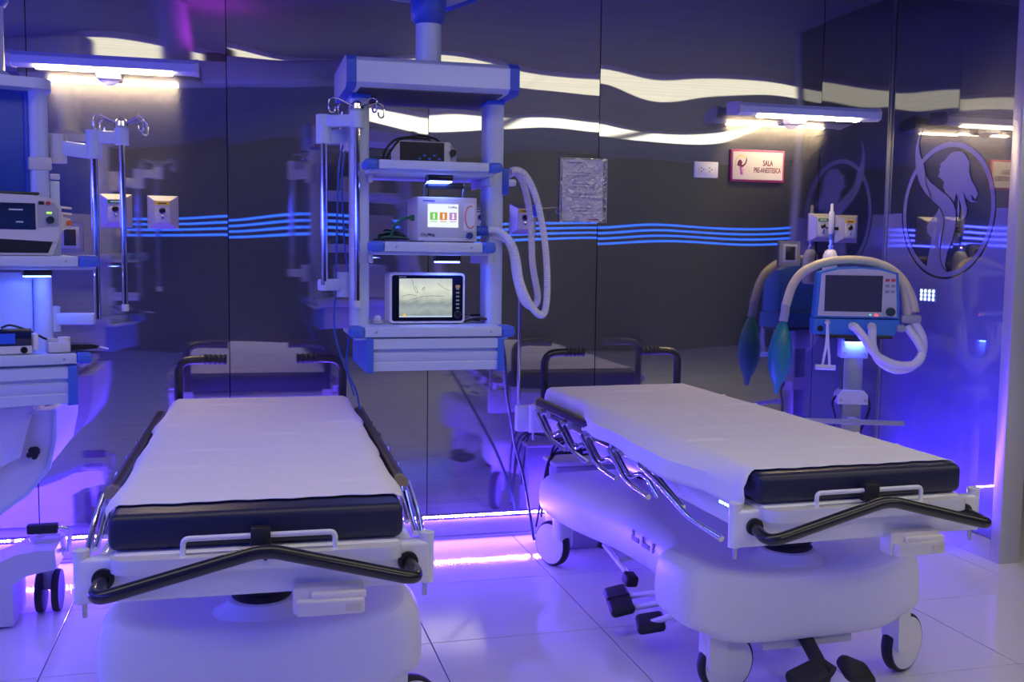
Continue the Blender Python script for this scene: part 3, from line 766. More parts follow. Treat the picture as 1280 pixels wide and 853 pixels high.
# ------------------------------------------------------------------ central equipment tower hanging from the ceiling
def shelf(parent, x0, x1, y0, y1, z0, z1, lampx, cap=.05, right_only=False):
    s_ = obj('shelf', box(x0 + cap, x1 - cap, y0, y1, z0, z1, .004), pendwhite, parent)
    for k, (a, b) in enumerate(((x0, x0 + cap), (x1 - cap, x1))):
        if right_only and k == 0: continue
        obj('corner_cap', box(a, b, y0 - .003, y0 + .10, z0 - .002, z1 + .002, .012, 3), bluecap, s_)
        obj('screw', cyl((b + .04 if k == 0 else a - .04, y0 - .001, (z0 + z1) / 2), .004, .004, 'y', 10), sstee, s_)
    obj('under_rim', box(x0 + .02, x1 - .02, y0 + .03, y1 - .02, z0 - .012, z0 + .001, .003), pendwhite, s_)
    if lampx is not None:
        lp = obj('shelf_lamp', box(lampx - .045, lampx + .045, y0 + .06, y0 + .13, z0 - .034, z0 - .011, .004), blackp, s_)
        obj('diodes', box(lampx - .040, lampx + .040, y0 + .062, y0 + .125, z0 - .038, z0 - .033), emitter('shelf_led', (.10, .16, 1.0), S_SHELF), lp)
    return s_
def beam(p, q, wd, ht):
    p, q = Vector(p), Vector(q); L = (q - p).length
    own = box(0, L, -wd / 2, wd / 2, -ht / 2, ht / 2, .008, 2)
    a = math.atan2(q.y - p.y, q.x - p.x); e = -math.asin((q.z - p.z) / L)
    bmesh.ops.transform(own, matrix=Matrix.Translation(p) @ Matrix.Rotation(a, 4, 'Z') @ Matrix.Rotation(e, 4, 'Y'), verts=own.verts)
    return own
def iv_assembly(parent, p0, p1, p2, zt, zb, low0, low1, zl):
    """two jointed arms carrying poles and a hook crown; p's are xy in the parent's frame"""
    a = obj('pole_arm', beam((*p0, zt + .005), (*p1, zt - .01), .042, .05), pendwhite, parent)
    obj('arm_joint', cyl((*p1, zt + .018), .027, .10), pendwhite, a)
    obj('arm_joint', cyl((*p0, zt), .029, .10), lgrey, a)
    b = obj('pole_arm', beam((*p1, zt + .045), (*p2, zt + .045), .038, .042), pendwhite, parent)
    obj('arm_head', cyl((*p2, zt + .048), .025, .058), pendwhite, b)
    obj('pole', cyl((*p1, (zt + zl) / 2), .0125, zt - zl, n=16), chrome, parent)
    po = obj('pole', cyl((*p2, (zt + .05 + zb) / 2), .0105, zt + .05 - zb, n=16), chrome, parent)
    obj('pole_tip', cyl((*p2, zb), .0125, .025, n=14), lgrey, po)
    c = obj('pole_arm', beam((*low0, zl), (*low1, zl), .042, .042), pendwhite, parent)
    obj('arm_joint', cyl((*low0, zl), .028, .09), pendwhite, c)
    cr = obj('hook_crown', lathe([(.012, zt + .075), (.024, zt + .085), (.022, zt + .102), (.01, zt + .112), (.003, zt + .113)], 18, c=(*p2, 0)), chrome, parent)
    for k in range(4):
        an = .5 + k * math.pi / 2
        dx, dy = math.cos(an), math.sin(an); zz = zt + .095
        q = [(p2[0] + dx * .02, p2[1] + dy * .02, zz), (p2[0] + dx * .09, p2[1] + dy * .09, zz + .022), (p2[0] + dx * .118, p2[1] + dy * .118, zz + .012), (p2[0] + dx * .115, p2[1] + dy * .115, zz - .03), (p2[0] + dx * .095, p2[1] + dy * .095, zz - .032), (p2[0] + dx * .09, p2[1] + dy * .09, zz - .012)]
        obj('hook', tube(fillet(q, .012), .0032, 8), chrome, cr)
XT = .675
t = thing('equipment_tower', 'white ceiling-hung equipment tower with three shelves between the two stretchers', 'equipment tower', (XT, 3.55, 0))
for s_ in (-1, 1):
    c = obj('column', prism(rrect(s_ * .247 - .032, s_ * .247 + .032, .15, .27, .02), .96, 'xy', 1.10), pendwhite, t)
    obj('groove', box(s_ * .247 - .004, s_ * .247 + .004, .1485, .152, 1.12, 1.92), lgrey, c)
    obj('column_foot', box(s_ * .247 - .034, s_ * .247 + .034, .147, .273, 1.925, 1.945, .006), bluecap, c)
hd = [(.03, 1.945), (.42, 1.945), (.45, 1.975), (.45, 2.03), (.42, 2.048), (.03, 2.048), (.0, 2.03), (.0, 1.96)]
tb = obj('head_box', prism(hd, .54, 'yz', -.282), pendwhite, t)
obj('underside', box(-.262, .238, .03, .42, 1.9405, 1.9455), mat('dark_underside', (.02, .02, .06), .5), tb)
hd2 = [(y * 1.012 - .003, 1.997 + (z - 1.997) * 1.06) for y, z in hd]
for xo in (-.312, .258): obj('end_cap', prism(hd2, .034, 'yz', xo), bluecol, tb)
st_ = obj('stem', cyl((.012, .25, 2.15), .047, .21, n=28), pendwhite, t)
obj('stem_collar', lathe([(.056, 2.05), (.058, 2.062), (.05, 2.072)], 28, c=(.012, .25, 0)), bluecol, st_)
obj('swivel', lathe([(.05, 2.215), (.064, 2.235), (.066, 2.30), (.06, 2.31)], 28, c=(.012, .25, 0)), bluecol, st_)
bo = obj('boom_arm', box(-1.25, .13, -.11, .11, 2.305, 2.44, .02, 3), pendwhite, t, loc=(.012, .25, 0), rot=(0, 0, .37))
obj('boom_cap', box(.12, .155, -.115, .115, 2.30, 2.445, .02, 3), bluecol, bo)
obj('boom_post', cyl((-1.1, 0, 2.595), .09, .31), pendwhite, bo)
shelf(t, -.252, .236, 0, .47, 1.672, 1.702, .025)
shelf(t, -.232, .215, 0, .47, 1.388, 1.422, .055)
shelf(t, -.300, .288, 0, .47, 1.090, 1.125, None)
dr = obj('drawer', box(-.222, .222, .02, .45, .970, 1.086, .003), pendwhite, t)
fp = [(.02, .970), (.004, .972), (.000, 1.000), (.006, 1.004), (.000, 1.012), (-.004, 1.036), (.012, 1.040), (.012, 1.046), (-.004, 1.050), (-.004, 1.084), (.02, 1.086)]
obj('drawer_front', prism(fp, .444, 'yz', -.222), pendwhite, dr)
for s_ in (-1, 1): obj('drawer_cap', prism(rrect(-.008, .45, .966, 1.088, .008), .022, 'yz', s_ * .233 - .011), bluecap, dr)
iv_assembly(t, (-.28, .26), (-.372, .20), (-.262, .13), 1.80, 1.20, (-.30, .27), (-.385, .20), 1.265)
for s_ in (-1, 1):
    for z in (1.66, 1.376): obj('shelf_bracket', box(s_ * .215 - .006, s_ * .215 + .006, .10, .40, z - .03, z, .003), lgrey, t)
obj('hose_hook', box(.275, .330, .16, .20, 1.635, 1.66, .008), pendwhite, t)
obj('rear_clamp', box(.270, .300, .15, .21, 1.60, 1.70, .01), bluecol, t)
# electrosurgical style box on the top shelf
t = thing('infusion_unit', 'dark faced grey instrument on the top shelf of the central tower', 'instrument', (.672, 3.72, 1.7025))
obj('case', box(-.105, .085, 0, .20, .004, .084, .006), lgrey, t)
obj('display', box(-.102, .060, -.004, .0, .008, .080), blackp, t)
for k in range(5): obj('key', box(-.035 + .018 * k, -.025 + .018 * k, -.006, -.004, .018 + (k % 2) * .012, .024 + (k % 2) * .012), bluecap, t)
obj('side_bevel', prism([(.085, .006), (.106, .016), (.110, .050), (.085, .082)], .17, 'xz', .012), greyp, t)
obj('knob', cyl((.092, -.001, .045), .0125, .02, 'y', 18), blackp, t)
for x in (-.09, .07): obj('foot', box(x - .01, x + .01, .02, .16, 0, .005), rubber, t)
cord = mat('black_cord', (.006, .006, .008), .4)
tag(obj('cable_loop', tube(spline([(.51, 3.72, 1.709), (.515, 3.70, 1.745), (.55, 3.71, 1.785), (.61, 3.74, 1.802), (.66, 3.78, 1.812), (.71, 3.80, 1.806), (.735, 3.82, 1.797)]), .0042), cord), 'thick black cable looped over the dark instrument on the top shelf', 'cable', 'cables on the top shelf')
tag(obj('cable_loop', tube(spline([(.525, 3.74, 1.708), (.53, 3.72, 1.735), (.575, 3.73, 1.79), (.64, 3.76, 1.80), (.69, 3.80, 1.801), (.70, 3.83, 1.794)]), .0042), cord), 'thin inner black cable lying behind the looped one', 'cable', 'cables on the top shelf')
# transport ventilator on the middle shelf
t = thing('ventilator', 'grey ventilator with bright menu screen on the middle shelf', 'ventilator', (.735, 3.66, 1.4225))
oxy = mat('oxy_case', (.50, .50, .51), .45)
obj('case', box(-.112, .108, 0, .22, .004, .162, .006, 3), oxy, t)
obj('front_bezel', box(-.110, .106, -.006, .002, .006, .160, .003), oxy, t)
obj('bottom_ledge', box(-.110, .106, -.014, -.004, .004, .016, .003), oxy, t)
sc_ = obj('screen', box(-.074, .037, -.009, -.005, .054, .137), emitter('menu_screen', (.86, .92, 1.0), 1.0), t)
for k, (cm, nm) in enumerate((((.22, .75, .12), 'a'), ((.85, .30, .06), 'b'), ((.62, .30, .75), 'c'))):
    x = -.066 + .035 * k
    obj('menu_button', box(x, x + .027, -.0098, -.0088, .080, .107), emitter('menu_' + nm, cm, .8), sc_)
    obj('menu_icon', prism([(x + .010, .084), (x + .018, .084), (x + .0165, .094), (x + .018, .100), (x + .0135, .104), (x + .010, .100), (x + .0115, .094)], .0006, 'xz', -.0106), emitter('menu_white', (.95, .95, 1), 1.0), sc_)
    obj('menu_caption', box(x + .002, x + .025, -.0098, -.0088, .073, .0755), emitter('menu_' + nm, cm, .8), sc_)
text('menu_title', 'OxyMag', .010, greyp, sc_, (.015, -.0098, .126))
text('lettering', 'OxyMag', .015, blackp, t, (-.074, -.0066, .027))
obj('print_line', box(-.092, -.048, -.0068, -.0058, .1462, .1498), bluecol, t, smooth=False)
sk = obj('side_sticker', box(.058, .098, -.0075, -.0055, .043, .140), mat('sticker', (.66, .66, .70), .4), t)
arcp = [(.082 + .020 * math.cos(math.radians(a)), .092 + .040 * math.sin(math.radians(a)), -.0) for a in range(70, 320, 12)]
obj('orange_arc', tube([(x, -.008, z) for x, z, _ in arcp], .0022, 6), mat('orange_print', (.62, .18, .04), .5), sk)
obj('knob', cyl((.078, -.014, .026), .0115, .018, 'y', 20), mat('blue_knob', (.02, .05, .20), .35), t)
hn = obj('carry_handle', tube(fillet([(-.082, .03, .158), (-.078, .03, .210), (.066, .03, .210), (.060, .03, .158)], .006), .0038), chrome, t)
obj('handle_pad', box(-.072, .062, .020, .040, .192, .215, .006), blackp, hn)
obj('inlet', cyl((-.116, .06, .088), .011, .02, 'x', 16), greenm, t)
obj('hose_port', cyl((.128, .03, .045), .018, .05, 'x', 18), bluecol, t)
for x in (-.095, .09): obj('foot', box(x - .012, x + .012, .02, .18, 0, .005), rubber, t)
tag(obj('oxygen_hose', tube(spline([(.617, 3.72, 1.511), (.585, 3.72, 1.508), (.555, 3.74, 1.48), (.545, 3.76, 1.445), (.52, 3.80, 1.431), (.50, 3.86, 1.431)]), .0055), mat('green_hose', (.01, .16, .07), .4)), 'green oxygen hose plugged into the ventilator with the menu screen', 'hose')
for k in range(5):
    pts = [(.475 + .02 * k, 3.70 + .03 * k, 1.43), (.53, 3.74 + .02 * k, 1.434 + .008 * k), (.60, 3.70 + .04 * k, 1.432 + .006 * k), (.57, 3.80, 1.434 + .006 * k), (.50, 3.80 - .01 * k, 1.431 + .004 * k)]
    tag(obj('tubing', tube(spline(pts), .0035, 8), MATS['green_hose'] if k % 2 else cord), '%s tubing heaped left of the ventilator menu screen, %s' % ('green' if k % 2 else 'black', ('leftmost and lowest', 'second lowest', 'in the middle of the heap', 'second highest', 'topmost of the heap')[k]), 'tubing', 'tubing on the middle shelf')
tag(obj('breathing_hose', corrugated([(.895, 3.69, 1.470), (.93, 3.665, 1.465), (.965, 3.62, 1.42), (.985, 3.62, 1.36), (1.005, 3.64, 1.28), (1.055, 3.68, 1.195), (1.11, 3.72, 1.155), (1.135, 3.74, 1.20), (1.138, 3.75, 1.33), (1.125, 3.76, 1.47), (1.09, 3.75, 1.60), (1.05, 3.745, 1.675), (1.015, 3.74, 1.695), (.985, 3.735, 1.690)], .0125), hosem), 'white corrugated breathing hose hanging from the right column in the longer loop', 'hose', 'corrugated breathing hoses')
tag(obj('breathing_hose', corrugated([(.985, 3.79, 1.675), (1.02, 3.79, 1.69), (1.055, 3.80, 1.65), (1.085, 3.80, 1.52), (1.095, 3.80, 1.35), (1.115, 3.79, 1.22), (1.085, 3.77, 1.185), (1.04, 3.74, 1.215), (1.005, 3.71, 1.30), (.985, 3.69, 1.39), (.955, 3.69, 1.44), (.90, 3.71, 1.448)], .0125), hosem), 'white corrugated breathing hose hanging inside the longer loop', 'hose', 'corrugated breathing hoses')
t = thing('probe_holder', 'small blue clamp with a thin wire loop beside the hanging hoses', 'clamp', (1.335, D - .075, 1.58))
obj('clamp_body', box(.035, .062, -.02, .04, -.02, .035, .006), bluecap, t)
obj('wire', tube(spline([(.062, 0, .02), (.10, 0, .023), (.14, 0, .026), (.16, 0, .018), (.158, 0, .0), (.145, 0, .002), (.148, 0, .015)]), .0018, 6), chrome, t)
# patient monitor on the lower shelf
t = thing('patient_monitor', 'white rimmed patient monitor showing a landscape on the lower shelf', 'monitor', (.668, 3.70, 1.1255))
obj('case', prism(rrect(-.138, .138, .004, .186, .014), .12, 'xz', .002), white, t)
fr = obj('front_frame', prism(rrect(-.138, .138, .004, .186, .014), .014, 'xz', -.012), white, t)
obj('glass', prism(rrect(-.130, .130, .012, .178, .009), .003, 'xz', -.0145), mat('dark_glass', (.006, .007, .02), .12), fr)
sm = bpy.data.materials.new('landscape_screen'); n, l = nodes(sm); n.clear()
oo = n.new('ShaderNodeOutputMaterial'); em = n.new('ShaderNodeEmission'); em.inputs[1].default_value = .85
tc = n.new('ShaderNodeTexCoord'); sx = n.new('ShaderNodeSeparateXYZ'); rp = n.new('ShaderNodeValToRGB'); nz = n.new('ShaderNodeTexNoise'); nz.inputs['Scale'].default_value = 26; nz.inputs['Detail'].default_value = 6
ad = n.new('ShaderNodeMath'); ad.operation = 'MULTIPLY_ADD'; ad.inputs[1].default_value = .055
mr = n.new('ShaderNodeMapRange'); mr.inputs['From Min'].default_value = .045; mr.inputs['From Max'].default_value = .185
l.new(tc.outputs['Object'], sx.inputs[0]); l.new(tc.outputs['Object'], nz.inputs['Vector']); l.new(nz.outputs['Fac'], ad.inputs[0]); l.new(sx.outputs['Z'], ad.inputs[2]); l.new(ad.outputs[0], mr.inputs['Value']); l.new(mr.outputs['Result'], rp.inputs[0])
for k, (pos, c) in enumerate(((0, (.22, .28, .32)), (.25, (.42, .48, .48)), (.42, (.30, .36, .38)), (.58, (.62, .66, .56)), (.8, (.82, .86, .74)), (1, (.60, .66, .66)))):
    e = rp.color_ramp.elements[k] if k < 2 else rp.color_ramp.elements.new(pos)
    e.position = pos; e.color = (*c, 1)
l.new(rp.outputs[0], em.inputs[0]); l.new(em.outputs[0], oo.inputs[0])
scn = obj('screen', box(-.104, .090, -.0165, -.0140, .026, .166), sm, t, smooth=False)
lm = emitter('screen_line', (.22, .26, .28), .8)
for q in ([(-.058, .164), (-.048, .125), (-.036, .115), (-.046, .14)], [(-.095, .10), (-.07, .108), (-.04, .104)], [(-.09, .075), (-.05, .093), (0, .103), (.06, .102)], [(.035, .15), (.06, .132), (.082, .122)], [(-.02, .13), (-.012, .135), (-.014, .127), (-.021, .126), (-.02, .13)]):
    obj('screen_line', tube(spline([(x, -.0168, z) for x, z in q], 6), .0009, 5), lm, scn)
obj('screen_bar', box(-.104, .090, -.0170, -.0164, .026, .031), emitter('screen_bar', (.55, .68, .85), .9), scn)
obj('screen_icon', prism([(-.092, .030), (-.078, .030), (-.085, .042)], .0006, 'xz', -.0174), emitter('screen_icon', (.9, .6, .05), .9), scn)
for k in range(6): obj('key', box(.105, .117, -.0158, -.0143, .056 + .014 * k, .062 + .014 * k), emitter('key_glow', (.35, .4, .6), .35), t)
obj('alarm_key', box(.103, .119, -.0160, -.0143, .133, .143), emitter('alarm_key', (.6, .35, .3), .4), t)
obj('dial', lathe([(.0125, .0), (.0125, -.006), (.010, -.010), (.002, -.010)], 24, 'y', (.111, -.0145, .035)), blackp, t)
obj('dial_ring', lathe([(.0125, -.0008), (.0145, -.0008), (.0145, .0005), (.0125, .0005)], 24, 'y', (.111, -.0152, .035)), chrome, t)
for x in (-.11, .11): obj('foot', box(x - .012, x + .012, .01, .10, 0, .006), rubber, t)
obj('print_line', box(-.105, -.078, -.0152, -.0143, .1702, .1735), greyp, t, smooth=False)
# coiled leads and a small clamp beside the monitor
wirem = mat('grey_lead', (.20, .20, .26), .4)
for k in range(5):
    pts = [(.808 + .004 * k, 3.72 + .012 * k, 1.131 + .006 * k), (.86, 3.71 + .012 * k, 1.146 - .002 * k + .003 * (k % 2)), (.915, 3.72 + .01 * k, 1.136 + .005 * k), (.905, 3.80, 1.131 + .005 * k), (.85, 3.83 - .01 * k, 1.132 + .005 * k)]
    tag(obj('monitor_lead', tube(spline(pts), .0042, 8), wirem if k % 2 else cord), '%s coiled lead right of the landscape screen, %s' % ('grey' if k % 2 else 'black', ('frontmost of the coil', 'second from the front', 'in the middle of the coil', 'second from the back', 'rearmost of the coil')[k]), 'cable', 'coiled leads on the lower shelf')
t = thing('finger_probe', 'small grey finger clip left of the landscape screen', 'clip', (.488, 3.70, 1.1255))
obj('clip_body', box(-.018, .018, -.012, .02, 0, .016, .006), greyp, t)
obj('clip_top', lathe([(.012, .014), (.013, .024), (.008, .031), (.002, .032)], 16), lgrey, t)

# ------------------------------------------------------------------ left equipment tower (cut by the frame)
t = thing('equipment_tower', 'left equipment tower with a blue back panel and a jointed pole arm', 'equipment tower', (-.667, 3.95, 0), math.radians(16))
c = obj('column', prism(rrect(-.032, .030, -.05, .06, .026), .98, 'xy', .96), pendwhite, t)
obj('column_clamp', box(-.038, .036, -.056, .03, 1.655, 1.70, .006), lgrey, c)
obj('column', prism(rrect(-.60, -.54, -.05, .06, .026), .98, 'xy', .96), pendwhite, t)
obj('back_panel', box(-.545, -.034, -.02, .0, 1.55, 1.925, .002), mat('blue_panel', (.02, .07, .42), .35), t)
obj('panel_gasket', box(-.046, -.033, -.026, -.004, 1.55, 1.925, .002), bluecol, t)
obj('lower_panel', box(-.545, -.034, -.015, .005, .98, 1.30, .002), pendwhite, t)
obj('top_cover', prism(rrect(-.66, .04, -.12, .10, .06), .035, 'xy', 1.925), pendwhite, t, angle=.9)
st_ = obj('stem', cyl((-.145, .0, 2.17), .047, .40, n=28), pendwhite, t)
obj('stem_collar', lathe([(.075, 1.958), (.07, 1.972), (.052, 1.985)], 28, c=(-.145, 0, 0)), pendwhite, st_)
obj('swivel', lathe([(.052, 2.20), (.064, 2.22), (.064, 2.30)], 28, c=(-.145, 0, 0)), bluecol, st_)
obj('boom_arm', box(-1.0, .06, -.10, .10, 2.30, 2.44, .02, 3), pendwhite, t, loc=(-.1, 0, 0))
shelf(t, -.66, .160, -.22, .12, 1.325, 1.360, -.03, .07)
shelf(t, -.66, .125, -.24, .12, .995, 1.030, None, .05)
dr = obj('drawer', box(-.60, .045, -.22, .10, .858, .988, .003), pendwhite, t)
fp2 = [(-.22, .858), (-.236, .860), (-.240, .892), (-.234, .896), (-.240, .906), (-.244, .930), (-.228, .936), (-.228, .942), (-.244, .948), (-.244, .984), (-.22, .988)]
obj('drawer_front', prism(fp2, .645, 'yz', -.60), pendwhite, dr)
obj('drawer_cap', prism(rrect(-.248, .10, .854, .990, .008), .03, 'yz', .045), bluecap, dr)
iv_assembly(t, (.062, -.01), (.172, -.06), (.262, -.09), 1.735, 1.175, (.03, .0), (.165, -.05), 1.135)
obj('side_box', box(.03, .062, -.03, .03, 1.36, 1.62, .004), pendwhite, t)
obj('hook_tab', box(.030, .062, -.045, -.03, 1.625, 1.645, .003), lgrey, t)
# defibrillator
t = thing('defibrillator', 'grey defibrillator with dark screen and round selector on the left tower shelf', 'defibrillator', (-.715, 3.735, 1.362), math.radians(16))
cs = [(-.17, .0), (.118, .0), (.150, .08), (.150, .165), (.128, .188), (.06, .200), (-.17, .205)]
obj('case', prism(cs, .20, 'xz', .0), lgrey, t)
obj('front', prism([(-.17, .06), (.128, .045), (.143, .085), (.143, .160), (.124, .182), (.06, .194), (-.17, .198)], .008, 'xz', -.008), lgrey, t)
obj('cavity', prism([(-.17, .008), (.105, .008), (.120, .046), (-.17, .060)], .004, 'xz', -.003), blackp, t)
obj('screen', box(-.17, .068, -.0105, -.007, .085, .172), mat('defib_screen', (.01, .01, .015), .1), t)
pn = obj('selector_panel', prism([(.074, .090), (.140, .098), (.140, .155), (.125, .176), (.074, .178)], .002, 'xz', -.0098), greyp, t)
obj('selector', cyl((.112, -.016, .118), .0125, .016, 'y', 22), blackp, pn)
obj('ready_light', box(.102, .118, -.0112, -.0096, .139, .145), emitter('ready_green', (.35, 1.0, .1), 1.5), pn)
obj('shock_key', cyl((.108, -.012, .174), .007, .006, 'y', 16), mat('red_key', (.5, .03, .04), .35), t)
obj('grey_key', box(.078, .096, -.0115, -.007, .168, .181, .002), blackp, t)
obj('print_line', box(-.012, .030, -.0112, -.0104, .1475, .1525), lgrey, t, smooth=False)
obj('print_line', box(.008, .030, -.0112, -.0104, .1075, .1120), lgrey, t, smooth=False)
obj('paddle', prism([(.150, .08), (.182, .098), (.182, .125), (.160, .13), (.150, .15)], .09, 'xz', .03), cream, t)
obj('paddle_button', cyl((.176, .025, .110), .009, .016, 'y', 16), mat('orange_button', (.7, .12, .02), .35), t)
obj('top_handle', box(-.17, .09, .05, .12, .203, .213, .006), blackp, t)
for q in (.165, .145): obj('side_peg', tube([(.145, .06, q), (.19, .06, q - .004)], .004), cream, t)
# small monitor, charger and dark tray on the lower left shelf
t = thing('pulse_oximeter', 'small dark screened oximeter cut by the left edge on the lower shelf', 'oximeter', (-.725, 3.715, 1.032), math.radians(16))
obj('case', box(-.12, .062, 0, .12, .0, .075, .006), white, t)
obj('screen', box(-.12, .060, -.003, .001, .028, .086, .002), mat('oxi_screen', (.01, .012, .06), .15), t)
obj('lit_area', box(-.12, .010, -.0042, -.003, .036, .070), emitter('oxi_blue', (.02, .06, .8), .6), t)
obj('port', lathe([(.011, 0), (.011, -.004), (.006, -.004), (.006, .0)], 18, 'y', (.036, -.001, .014)), blackp, t)
obj('side_bracket', box(.064, .082, .0, .05, .008, .068, .007), white, t)
t = thing('charger_block', 'grey charger block with a dark tray at the end of the lower left shelf', 'charger', (-.575, 3.775, 1.032), math.radians(16))
obj('block', box(-.05, .02, -.02, .06, 0, .034, .006), lgrey, t)
obj('cap', cyl((-.032, .02, .036), .018, .02), lgrey, t)
obj('cap', cyl((.008, .05, .036), .02, .024), white, t)
obj('tray', prism([(.018, .004), (.105, .010), (.115, .018), (.09, .024), (.018, .026)], .08, 'xz', -.01), blackp, t)
obj('tip', tube([(.11, .0, .016), (.14, -.02, .008)], .003), cream, t)
tag(obj('power_lead', tube(spline([(-.765, 3.76, 1.118), (-.74, 3.78, 1.125), (-.69, 3.80, 1.105), (-.64, 3.82, 1.075), (-.60, 3.84, 1.058)]), .004), cord), 'black lead arching behind the charger block on the left tower', 'cable')

# ------------------------------------------------------------------ ventilator on a stand by the right corner
t = thing('anaesthesia_ventilator', 'blue edged ventilator screen on a wheeled stand near the emblem wall', 'ventilator', (2.962, 4.47, -0.0988), -0.38)
t.scale = (1.071, 1.071, 1.071)
bl = mat('vent_blue', (.05, .22, .62), .35)
hs = [(-.19, 1.105), (.19, 1.105), (.178, 1.315), (.10, 1.336), (.0, 1.342), (-.10, 1.336), (-.178, 1.315)]
obj('screen_shell', prism(hs, .10, 'xz', .0), bl, t)
obj('screen_face', prism([(x * .93, 1.22 + (z - 1.22) * .93) for x, z in hs], .006, 'xz', -.006), lgrey, t)
obj('screen', box(-.148, .108, -.009, -.005, 1.135, 1.302), mat('vent_screen', (.05, .055, .08), .25), t)
kr = mat('key_red', (.6, .05, .05), .4); kg = mat('key_grey', (.3, .3, .35), .4)
for r_ in range(3):
    for c_ in range(2): obj('key', box(.120 + .026 * c_, .138 + .026 * c_, -.0085, -.0055, 1.275 - .026 * r_, 1.288 - .026 * r_), kr if r_ == 0 else kg, t)
obj('dial', cyl((.146, -.014, 1.137), .020, .024, 'y', 24), mat('dial_green', (.01, .06, .06), .35), t)
obj('alarm_light', cyl((.086, -.0075, 1.120), .006, .004, 'y', 12), emitter('vent_red', (1, .05, .08), 2.5), t)
obj('ready_light', cyl((.058, -.0075, 1.122), .004, .004, 'y', 12), emitter('vent_green', (.2, 1, .5), 1.0), t)
obj('lower_body', prism([(-.192, 1.028), (.165, 1.028), (.188, 1.06), (.188, 1.10), (-.192, 1.10)], .13, 'xz', -.012), bl, t)
for x in (-.02, .062): obj('port', lathe([(.02, .0), (.02, -.025), (.013, -.03)], 18, 'y', (x, -.012, 1.068)), lgrey, t)
obj('port', lathe([(.012, .0), (.012, -.015), (.006, -.018)], 16, 'y', (-.135, -.012, 1.085)), lgrey, t)
obj('port', lathe([(.014, .0), (.014, -.01), (.008, -.01)], 16, 'y', (-.165, -.012, 1.055)), blackp, t)
obj('mount_plate', box(-.16, .16, -.02, .14, 1.012, 1.027, .003), blackp, t)
ul = obj('under_lamp', box(-.05, .05, -.018, .012, .995, 1.0115, .003), blackp, t)
obj('diodes', box(-.045, .045, -.016, .010, .9915, .9955), emitter('under_led', (.06, .12, 1.0), 90.0), ul)
po = obj('stand_post', box(-.044, .044, .03, .10, .20, 1.012, .006), sstee, t)
pl = obj('post_head', box(-.062, .062, .015, .112, .915, 1.012, .006), pendwhite, po)
for x in (-.045, .045):
    for z in (.94, .985): obj('bolt', cyl((x, .012, z), .007, .008, 'y', 12), greyp, pl)
cl_ = obj('post_clamp', prism([(-.068, .70), (.068, .70), (.068, .745), (.05, .765), (-.05, .765), (-.068, .745)], .10, 'xz', .01), lgrey, po)
for x in (-.055, .055): obj('bolt', cyl((x, .008, .72), .007, .008, 'y', 12), greyp, cl_)
obj('front_bar', box(-.222, .222, -.05, -.02, .615, .636, .003), greyp, t)
obj('bar_arm', box(-.02, .02, -.03, .04, .61, .64, .003), greyp, t)
obj('base_plate', box(-.15, .15, -.10, .18, .178, .215, .015, 3), lgrey, t)
for x, y in ((-.108, -.43), (.194, -.27), (-.17, .14), (.17, .20)):
    leg = obj('foot_leg', tube([(x * .3, y * .3 + .03, .197), (x, y, .192)], .018), lgrey, t)
    obj('wheel', lathe([(.02, -.012), (.043, -.014), (.046, 0), (.043, .014), (.02, .012)], 22, 'x', (x, y, .1385)), rubber, leg)
    obj('wheel_hub', lathe([(.030, -.016), (.030, .016), (.004, .017)], 18, 'x', (x, y, .1385)), lgrey, leg)
    obj('wheel_fork', box(x - .02, x + .02, y - .015, y + .015, .142, .192, .008), lgrey, leg)
ych = mat('cream_hose', (.62, .56, .40), .35)
obj('breathing_hose', corrugated([(-.315, .05, 1.155), (-.285, .06, 1.25), (-.235, .07, 1.315), (-.14, .08, 1.358), (-.02, .085, 1.372), (.10, .08, 1.358), (.185, .06, 1.31), (.235, .03, 1.23), (.26, .0, 1.13)], .021, .006, .05), ych, t)
obj('breathing_hose', corrugated([(.185, .05, 1.30), (.215, .04, 1.24), (.225, .02, 1.16), (.225, .0, 1.11)], .020, .006, .05), ych, t)
obj('hose_clip', box(.195, .285, -.025, .03, 1.085, 1.125, .012), greyp, t)
obj('hose_clip', box(.175, .215, -.03, .02, 1.045, 1.08, .012), greyp, t)
obj('patient_hose', corrugated([(.26, .0, 1.09), (.292, -.02, 1.02), (.29, -.03, .95), (.24, -.05, .89), (.17, -.06, .875), (.10, -.06, .91), (.065, -.055, .98), (.062, -.045, 1.06)], .019, .006, .05), hosem, t)
obj('patient_hose', corrugated([(.225, .0, 1.07), (.27, -.035, 1.0), (.285, -.05, .95), (.25, -.07, .905), (.17, -.075, .90), (.08, -.08, .94), (.02, -.075, 1.02), (-.018, -.045, 1.07)], .019, .006, .05), hosem, t)
obj('bag_elbow', tube(fillet([(-.315, .05, 1.16), (-.318, .05, 1.115), (-.325, .045, 1.08)], .02), .021), greyp, t)
bag = obj('breathing_bag', lathe([(.010, .0), (.022, -.02), (.045, -.08), (.056, -.15), (.054, -.21), (.036, -.27), (.016, -.31), (.010, -.345), (.004, -.35)], 24), mat('green_bag', (.01, .20, .20), .35, coat=.3), t, loc=(-.325, .045, 1.085), rot=(0, .06, 0))
for s_ in (-1, 1): obj('sensor_tube', tube(spline([(-.135, -.03, 1.085), (-.135 + s_ * .004, -.04, .99), (-.136 + s_ * .012, -.04, .92), (-.138 + s_ * .016, -.04, .885)]), .006, 8), hosem, t)
obj('flow_sensor', tube([(-.185, -.04, .878), (-.095, -.04, .876)], .013, 12), mat('clear_sensor', (.6, .62, .7), .2), t)
for s_ in (-1, 1): obj('post_cable', tube(spline([(s_ * .05, .06, .755), (s_ * .085, .05, .70), (s_ * .07, .05, .62), (s_ * .06 - .03, .06, .52), (s_ * .04 - .05, .06, .40)]), .006, 8), cord, t)

